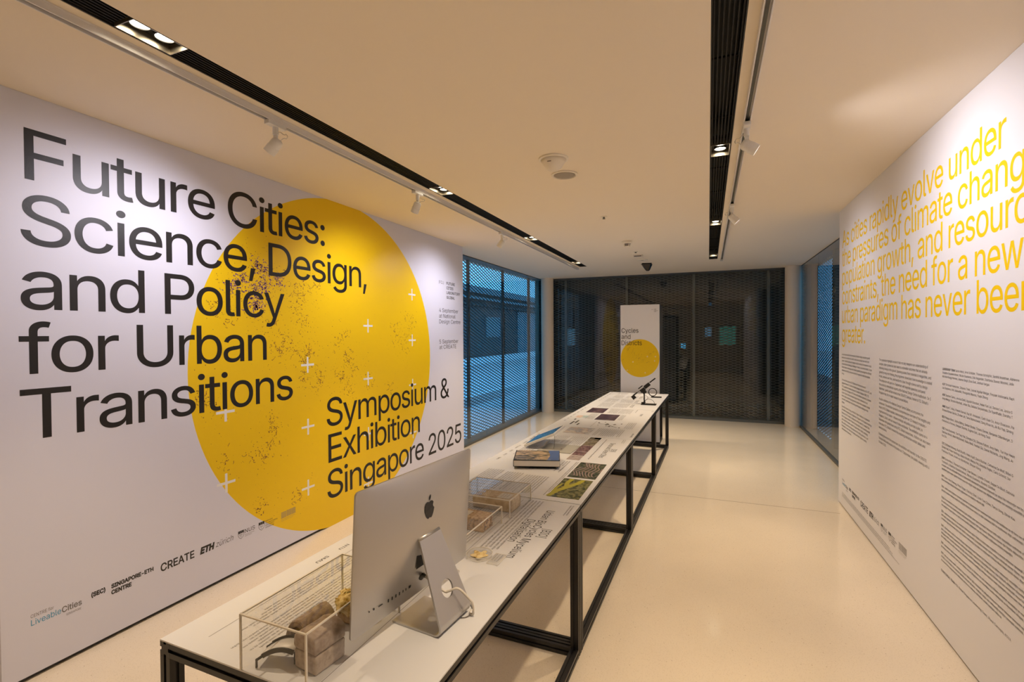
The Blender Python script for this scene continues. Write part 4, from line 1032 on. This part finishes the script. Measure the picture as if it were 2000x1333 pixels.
def smoothp(ps, n=8):
    out = []
    for i in range(len(ps)-1):
        p0, p1, p2, p3 = ps[max(i-1, 0)], ps[i], ps[i+1], ps[min(i+2, len(ps)-1)]
        for k_ in range(n):
            t_ = k_/n; out.append(.5*((2*p1)+(p2-p0)*t_+(2*p0-5*p1+4*p2-p3)*t_*t_+(3*p1-p0-3*p2+p3)*t_**3))
    out.append(ps[-1]); return out
MB().tube(smoothp(cab), .0035, 10).build('power_cable', 'cable_white', IM, smooth='all')

case('clear acrylic case over the dark-specked tan block, just beyond the computer', -1.12, -.850, 1.60, 1.958, .076)
t = thing('mycelium_block', 'tan block with dark bark flecks in the acrylic case beyond the computer', 'mycelium block', (-.945, 1.885, TZ+.001), -.05)
slab('block', t, 'mycelium_tan', .066, .046, 0, .056, seed=12)
b = MB().box(-.055, -.015, -.035, .02, .0572, .0578); b.build('paper_label', 'paper', t)
b = MB(); rr = random.Random(4)
for i in range(26):
    x, z = rr.uniform(-.02, .062), rr.uniform(.006, .05); s_ = rr.uniform(.002, .005); b.obox((x, -.0465, z), (1, 0, rr.uniform(-1, 1)), (0, 1, 0), (rr.uniform(-1, 1), 0, 1), s_, .0012, s_*.5)
for i in range(26):
    y, z = rr.uniform(-.04, .04), rr.uniform(.006, .05); s_ = rr.uniform(.002, .005); b.obox((.0665, y, z), (0, 1, rr.uniform(-1, 1)), (1, 0, 0), (0, rr.uniform(-1, 1), 1), s_, .0012, s_*.5)
o = b.build('bark_flecks', 'mycelium_brown', t); o['kind'] = 'stuff'
case('clear acrylic case over the smooth cream block at the far end of the first table', -1.14, -.836, 2.03, 2.300, .080)
t = thing('mycelium_block', 'smooth cream block with a paper label in the far acrylic case', 'mycelium block', (-.955, 2.145, TZ+.001), -.03)
slab('block', t, 'mycelium_cream', .106, .056, 0, .060, r=.010, amp=.0007, seed=15)
b = MB().box(.02, .085, -.045, .02, .0615, .0621); b.build('paper_label', 'paper', t)
b = MB(); LB = lambda u, v, l: (v, -u, .0622+l)
for q in range(3): greek(b, LB, -.012, .064-q*.014, .05, .005, .0003, seed=q)
o = b.build('label_print', 'ink_grey', t, recalc=False)
t = thing('petri_dish', 'round clear petri dish with a pale yellow flower-like culture', 'petri dish', (-.800, 1.635, TZ+.0008))
MB().lathe([(.046, 0), (.048, .001), (.048, .013), (.046, .013), (.046, .002), (.001, .002)], n=40, cap=False).build('dish', 'acrylic', t, smooth=True)
MB().lathe([(.049, .0135), (.049, .0145), (.001, .0148)], n=40, cap=False).build('lid', 'acrylic', t, smooth=True)
MB().tube([(.0485*math.cos(2*PI*i/40), .0485*math.sin(2*PI*i/40), .0135) for i in range(40)], .0011, 6, True).build('rim', 'acrylic_lit_edge', t, smooth='all')  # bright edge of the dish put in as a pale ring
lump('culture', t, 'foam_yellow', lambda u, v: ((.030*math.sin(PI*(.02+.96*v))*(1+.22*math.cos(10*PI*u)))*math.cos(2*PI*u), (.030*math.sin(PI*(.02+.96*v))*(1+.22*math.cos(10*PI*u)))*math.sin(2*PI*u), .0026+.010*v+.002*math.cos(10*PI*u)*math.sin(PI*v)), 50, 10, amp=.0006, seed=16)
t = thing('acrylic_label', 'small clear acrylic caption plate beside the petri dish', 'caption plate', (-.728, 1.632, TZ+.0008), RZ)
MB().box(-.022, .022, -.042, .042, 0, .006).build('plate', 'acrylic', t)
b = MB(); b.tube([(-.022, -.042, .003), (.022, -.042, .003), (.022, .042, .003), (-.022, .042, .003)], .0011, 6, True); b.build('lit_edges', 'acrylic_lit_edge', t)  # pale outline painting the light along the plate's edges
b = MB(); LB = lambda u, v, l: (v, -u, .0064+l)
for q in range(3): greek(b, LB, -.035, .008-q*.011, .06, .004, .0002, seed=30+q)
b.build('caption_print', 'ink_grey', t, recalc=False)

# ================================================================== ON TABLE 2
BK = thing('book', 'thick hardback book with landscape cover and blue corner on the second table', 'book', (-1.026, 2.955, TZ+.014), .30)
hx, hy = .144, .130; th_ = .040
MB().box(-hx+.001, hx-.002, -hy+.0015, hy-.0015, .0025, th_-.0025).build('page_block', 'paper', BK)
MB().box(-hx, hx, -hy, hy, 0, .0025).build('back_cover', 'plastic_black', BK)
cv = MB().box(-hx, hx, -hy, hy, th_-.0025, th_).build('front_cover', 'plastic_black', BK)
b = MB(); BF = lambda u, v, l: (u, v, th_+l)
rect(b, BF, -hx+.004, hx-.004, -hy+.022, hy-.002, .0004); decal(b, 'cover_photo', 'book_photo', cv)
b = MB(); poly(b, BF, [(hx-.006, -hy+.004), (hx-.001, hy-.003), (hx-.075, hy-.003), (hx-.06, 0), (hx-.075, -hy+.03), (hx-.085, -hy+.004)], .0008); decal(b, 'blue_area', 'cover_blue', cv)
b = MB(); greek(b, BF, -hx+.02, -hy+.012, .21, .009, .0010, seed=77); decal(b, 'title_print', 'paper', cv)
MB().box(-hx-.0022, -hx, -hy, hy, 0, th_).build('spine', 'plastic_black', BK)
t = thing('book_rest', 'low black rest tucked under the hardback book', 'book rest', (-.985, 2.945, TZ+.0008), .27)
b = MB().box(-.08, .085, -.085, .085, 0, .0035); b.box(-.08, .085, .06, .08, .0035, .0128); b.box(-.08, .085, -.08, -.06, .0035, .0128); b.build('frame', 'plastic_black', t)
b = MB().box(.072, .085, -.06, .06, .0035, .0128); b.build('lip', 'plastic_black', t)
TB = thing('tablet', 'white tablet with dark blue screen propped at a slant on the second table', 'tablet', (-1.147, 3.493, .8065), .047)
an = math.radians(23.4); ux = Vector((math.cos(an), 0, math.sin(an))); uy = Vector((0, 1, 0)); uz = ux.cross(uy)
o = MB().obox((0, 0, 0), ux, uy, uz, .125, .170, .008).build('housing', 'plastic_white', TB, bevel=.003)
MB().obox(uz*.0086, ux, uy, uz, .122, .167, .0006).build('bezel', 'plastic_white', TB)
MB().obox(uz*.0098, ux, uy, uz, .113, .155, .0006).build('screen', 'tablet_screen_image', TB)
MB().tube(smoothp([Vector((.112, -.160, .038)), Vector((.115, -.17, .01)), Vector((.11, -.16, -.03)), Vector((.10, -.14, -.0595))], 6), .0015, 6).build('lead', 'steel_grey', TB, smooth='all')
TS = thing('tablet_stand', 'grey sheet-metal stand with flat base under the slanted tablet', 'stand', (-1.01, 3.40, TZ+.0008), -.05)
MB().box(-.125, .125, -.125, .125, 0, .004).build('base_plate', 'plate_grey', TS, bevel=.001)
b = MB(); p0 = Vector((-.115, -.03, .004)); p1 = Vector((-.075, -.03, .058)); d = (p1-p0).normalized()
b.obox((p0+p1)/2, d, (0, 1, 0), d.cross(Vector((0, 1, 0))), (p1-p0).length/2, .035, .002); b.build('arm', 'plate_grey', TS)
b = MB().box(.02, .03, -.03, -.02, .004, .0046); b.build('sticker', 'speck_brown', TS)

# ================================================================== ON TABLE 4: sensor rig
RG = thing('sensor_rig', 'black slanting sensor rig with cable coil on the far table', 'instrument', (-.700, 5.86, TZ+.0008))
MB().box(-.035, .135, -.045, .045, 0, .010).build('base_plate', 'plastic_black', RG, bevel=.002)
b = MB().box(-.007, .007, -.010, .010, .010, .125); b.lathe([(.022, .008), (.022, .026)], (-.012, 0, 0), 18); b.build('post', 'plastic_black', RG, bevel=.002)
r0, r1 = Vector((-.145, .0, .085)), Vector((.135, .0, .315)); rd_ = (r1-r0).normalized(); up_ = Vector((0, 1, 0)).cross(rd_)*-1
if up_.z < 0: up_ = -up_
MB().tube([r0, r0.lerp(r1, .72)], .0042, 10).build('boom', 'steel_grey', RG)
MB().tube([r0.lerp(r1, .70), r1+rd_*.05], .0022, 8).build('antenna', 'cable_white', RG)
MB().obox(r0.lerp(r1, .04)-up_*.018, rd_, (0, 1, 0), up_, .020, .018, .024).build('sensor_head', 'plastic_black', RG, bevel=.003)
MB().obox(r0.lerp(r1, .15), rd_, (0, 1, 0), up_, .028, .010, .008).build('clamp', 'plastic_black', RG, bevel=.002)
b = MB(); b.obox(r0.lerp(r1, .42)-up_*.016, rd_, (0, 1, 0), up_, .030, .018, .020); b.obox(r0.lerp(r1, .42)-up_*.05, rd_, (0, 1, 0), up_, .022, .016, .014); b.build('gearbox', 'plastic_black', RG, bevel=.003)
MB().obox(r0.lerp(r1, .62)-up_*.006, rd_, (0, 1, 0), up_, .036, .020, .021).build('motor', 'plastic_black', RG, bevel=.004)
MB().obox(r0.lerp(r1, .42)+up_*.026, rd_, (0, 1, 0), up_, .030, .010, .006).build('counterweight', 'plastic_black', RG, bevel=.002)
MB().obox(r0.lerp(r1, .86)+up_*.004, rd_, (0, 1, 0), up_, .042, .006, .007).build('blade', 'plastic_black', RG, bevel=.002)
b = MB(); b.tube(smoothp([r0.lerp(r1, .38)-up_*.06, Vector((.0, .0, .10)), Vector((-.005, .02, .06)), Vector((.01, .015, .02))], 6), .006, 8); b.build('joint', 'plastic_black', RG, smooth='all')
b = MB(); b.tube([(.035+.062*math.cos(PI*i/14)*1.0+.02, -.01, .012+.055*math.sin(PI*i/14)) for i in range(15)], .0022, 6)
b.tube(smoothp([Vector((-.01, .0, .03)), Vector((.04, -.01, .07)), Vector((.03, .0, .10)), Vector((-.01, .01, .11))], 6), .002, 6); b.build('wire', 'plastic_black', RG, smooth='all')
CO = thing('cable_coil', 'black cable coil standing on a small plate behind the sensor rig', 'cable', (-.665, 6.56, TZ+.0008))
MB().box(-.03, .10, -.03, .03, 0, .010).build('base_plate', 'plastic_black', CO, bevel=.002)
b = MB(); pts = []
for i in range(121):
    a = 2*PI*i/30; r_ = .050+.0025*math.sin(i*.7); pts.append((-.012+r_*math.cos(a), -.012+.024*i/120+.002*math.sin(i), .066+r_*math.sin(a)))
b.tube(pts, .0030, 6); b.build('loops', 'plastic_black', CO, smooth='all')

# ================================================================== BANNER behind the tables
BN = thing('standing_banner', 'tall white banner with yellow circle reading Cycles and Districts at the table end', 'banner', (-.905, 7.06, 0), 0)
# local x -0.272..0.272
ban = MB().box(-.270, .270, 0, .012, .045, 1.985).build('front_panel', 'wall_white', BN)
b = MB(); 
for sx in (-1, 1):
    for y in (.035, .44):
        beam(b2 := MB(), (sx*.250, y, 0), (sx*.250, y, 1.975)).build('post', 'frame_black', BN)
    beam(MB(), (sx*.250, .056, .024), (sx*.250, .419, .024)).build('side_rail', 'frame_black', BN)
    beam(MB(), (sx*.250, .056, 1.955), (sx*.250, .419, 1.955)).build('side_rail', 'frame_black', BN)
for y in (.035, .44):
    beam(MB(), (-.229, y, .024), (.229, y, .024)).build('cross_rail', 'frame_black', BN)
    beam(MB(), (-.229, y, 1.955), (.229, y, 1.955)).build('cross_rail', 'frame_black', BN)
MB().box(.2705, .2745, .013, .455, .60, 1.98).build('side_panel', 'grille_black', BN)
MB().box(-.2745, -.2705, .013, .455, .60, 1.98).build('side_panel', 'grille_black', BN)
def bfn(u, v, t_): return (u+.905, -t_, v)
b = MB(); poly(b, bfn, [(-.903+.268*math.cos(2*PI*i/72), 1.225+.270*math.sin(2*PI*i/72)) for i in range(72)], .0006); bc = decal(b, 'globe_circle', 'vinyl_yellow', ban)
b = MB(); rr = random.Random(9)
for cy_, cz_, n_, s_ in ((-1.07, 1.36, 30, .022), (-1.0, 1.33, 14, .03), (-.76, 1.29, 24, .02), (-.72, 1.32, 12, .015), (-.9, 1.22, 18, .02), (-.88, 1.19, 14, .022), (-.99, 1.27, 14, .03), (-.79, 1.17, 6, .015), (-1.14, 1.2, 6, .01), (-.9, 1.29, 20, .1)):
    for i in range(n_):
        y, z, q = rr.gauss(cy_, s_), rr.gauss(cz_, s_), rr.uniform(.0012, .004); poly(b, bfn, [(y-q, z-q*.7), (y+q, z-q*.4), (y+q*.6, z+q)], .0010)
o = decal(b, 'city_speckles', 'speck_brown', bc); o['kind'] = 'stuff'
b = MB()
for (y, z) in ((-.70, 1.19), (-.80, 1.25), (-.83, 1.02), (-1.08, 1.05), (-1.0, 1.17), (-.69, 1.25)):
    rect(b, bfn, y-.011, y+.011, z-.0016, z+.0016, .0013); rect(b, bfn, y-.0016, y+.0016, z-.011, z+.011, .0014)
decal(b, 'cross_mark', 'vinyl_white', bc)
b = MB()
for s, u1, v in (('Cycles', -.922, 1.587), ('and', -1.033, 1.499), ('Districts', -.875, 1.410)): put(b, s, bfn, -1.160, v, width=u1+1.160, cap=.066, lift=.0018, res=5)
decal(b, 'banner_lettering', 'vinyl_black', ban)
b = MB(); put(b, '(FCL)', bfn, -.742, 1.908, width=.022, cap=.008, lift=.0012, res=1)
for i, s in enumerate(('FUTURE', 'CITIES', 'LABORATORY', 'GLOBAL')): put(b, s, bfn, -.708, 1.915-i*.012, width=(.03, .028, .052, .032)[i], cap=.008, lift=.0012, res=1, bold=.015)
decal(b, 'laboratory_logo', 'ink_black', ban)
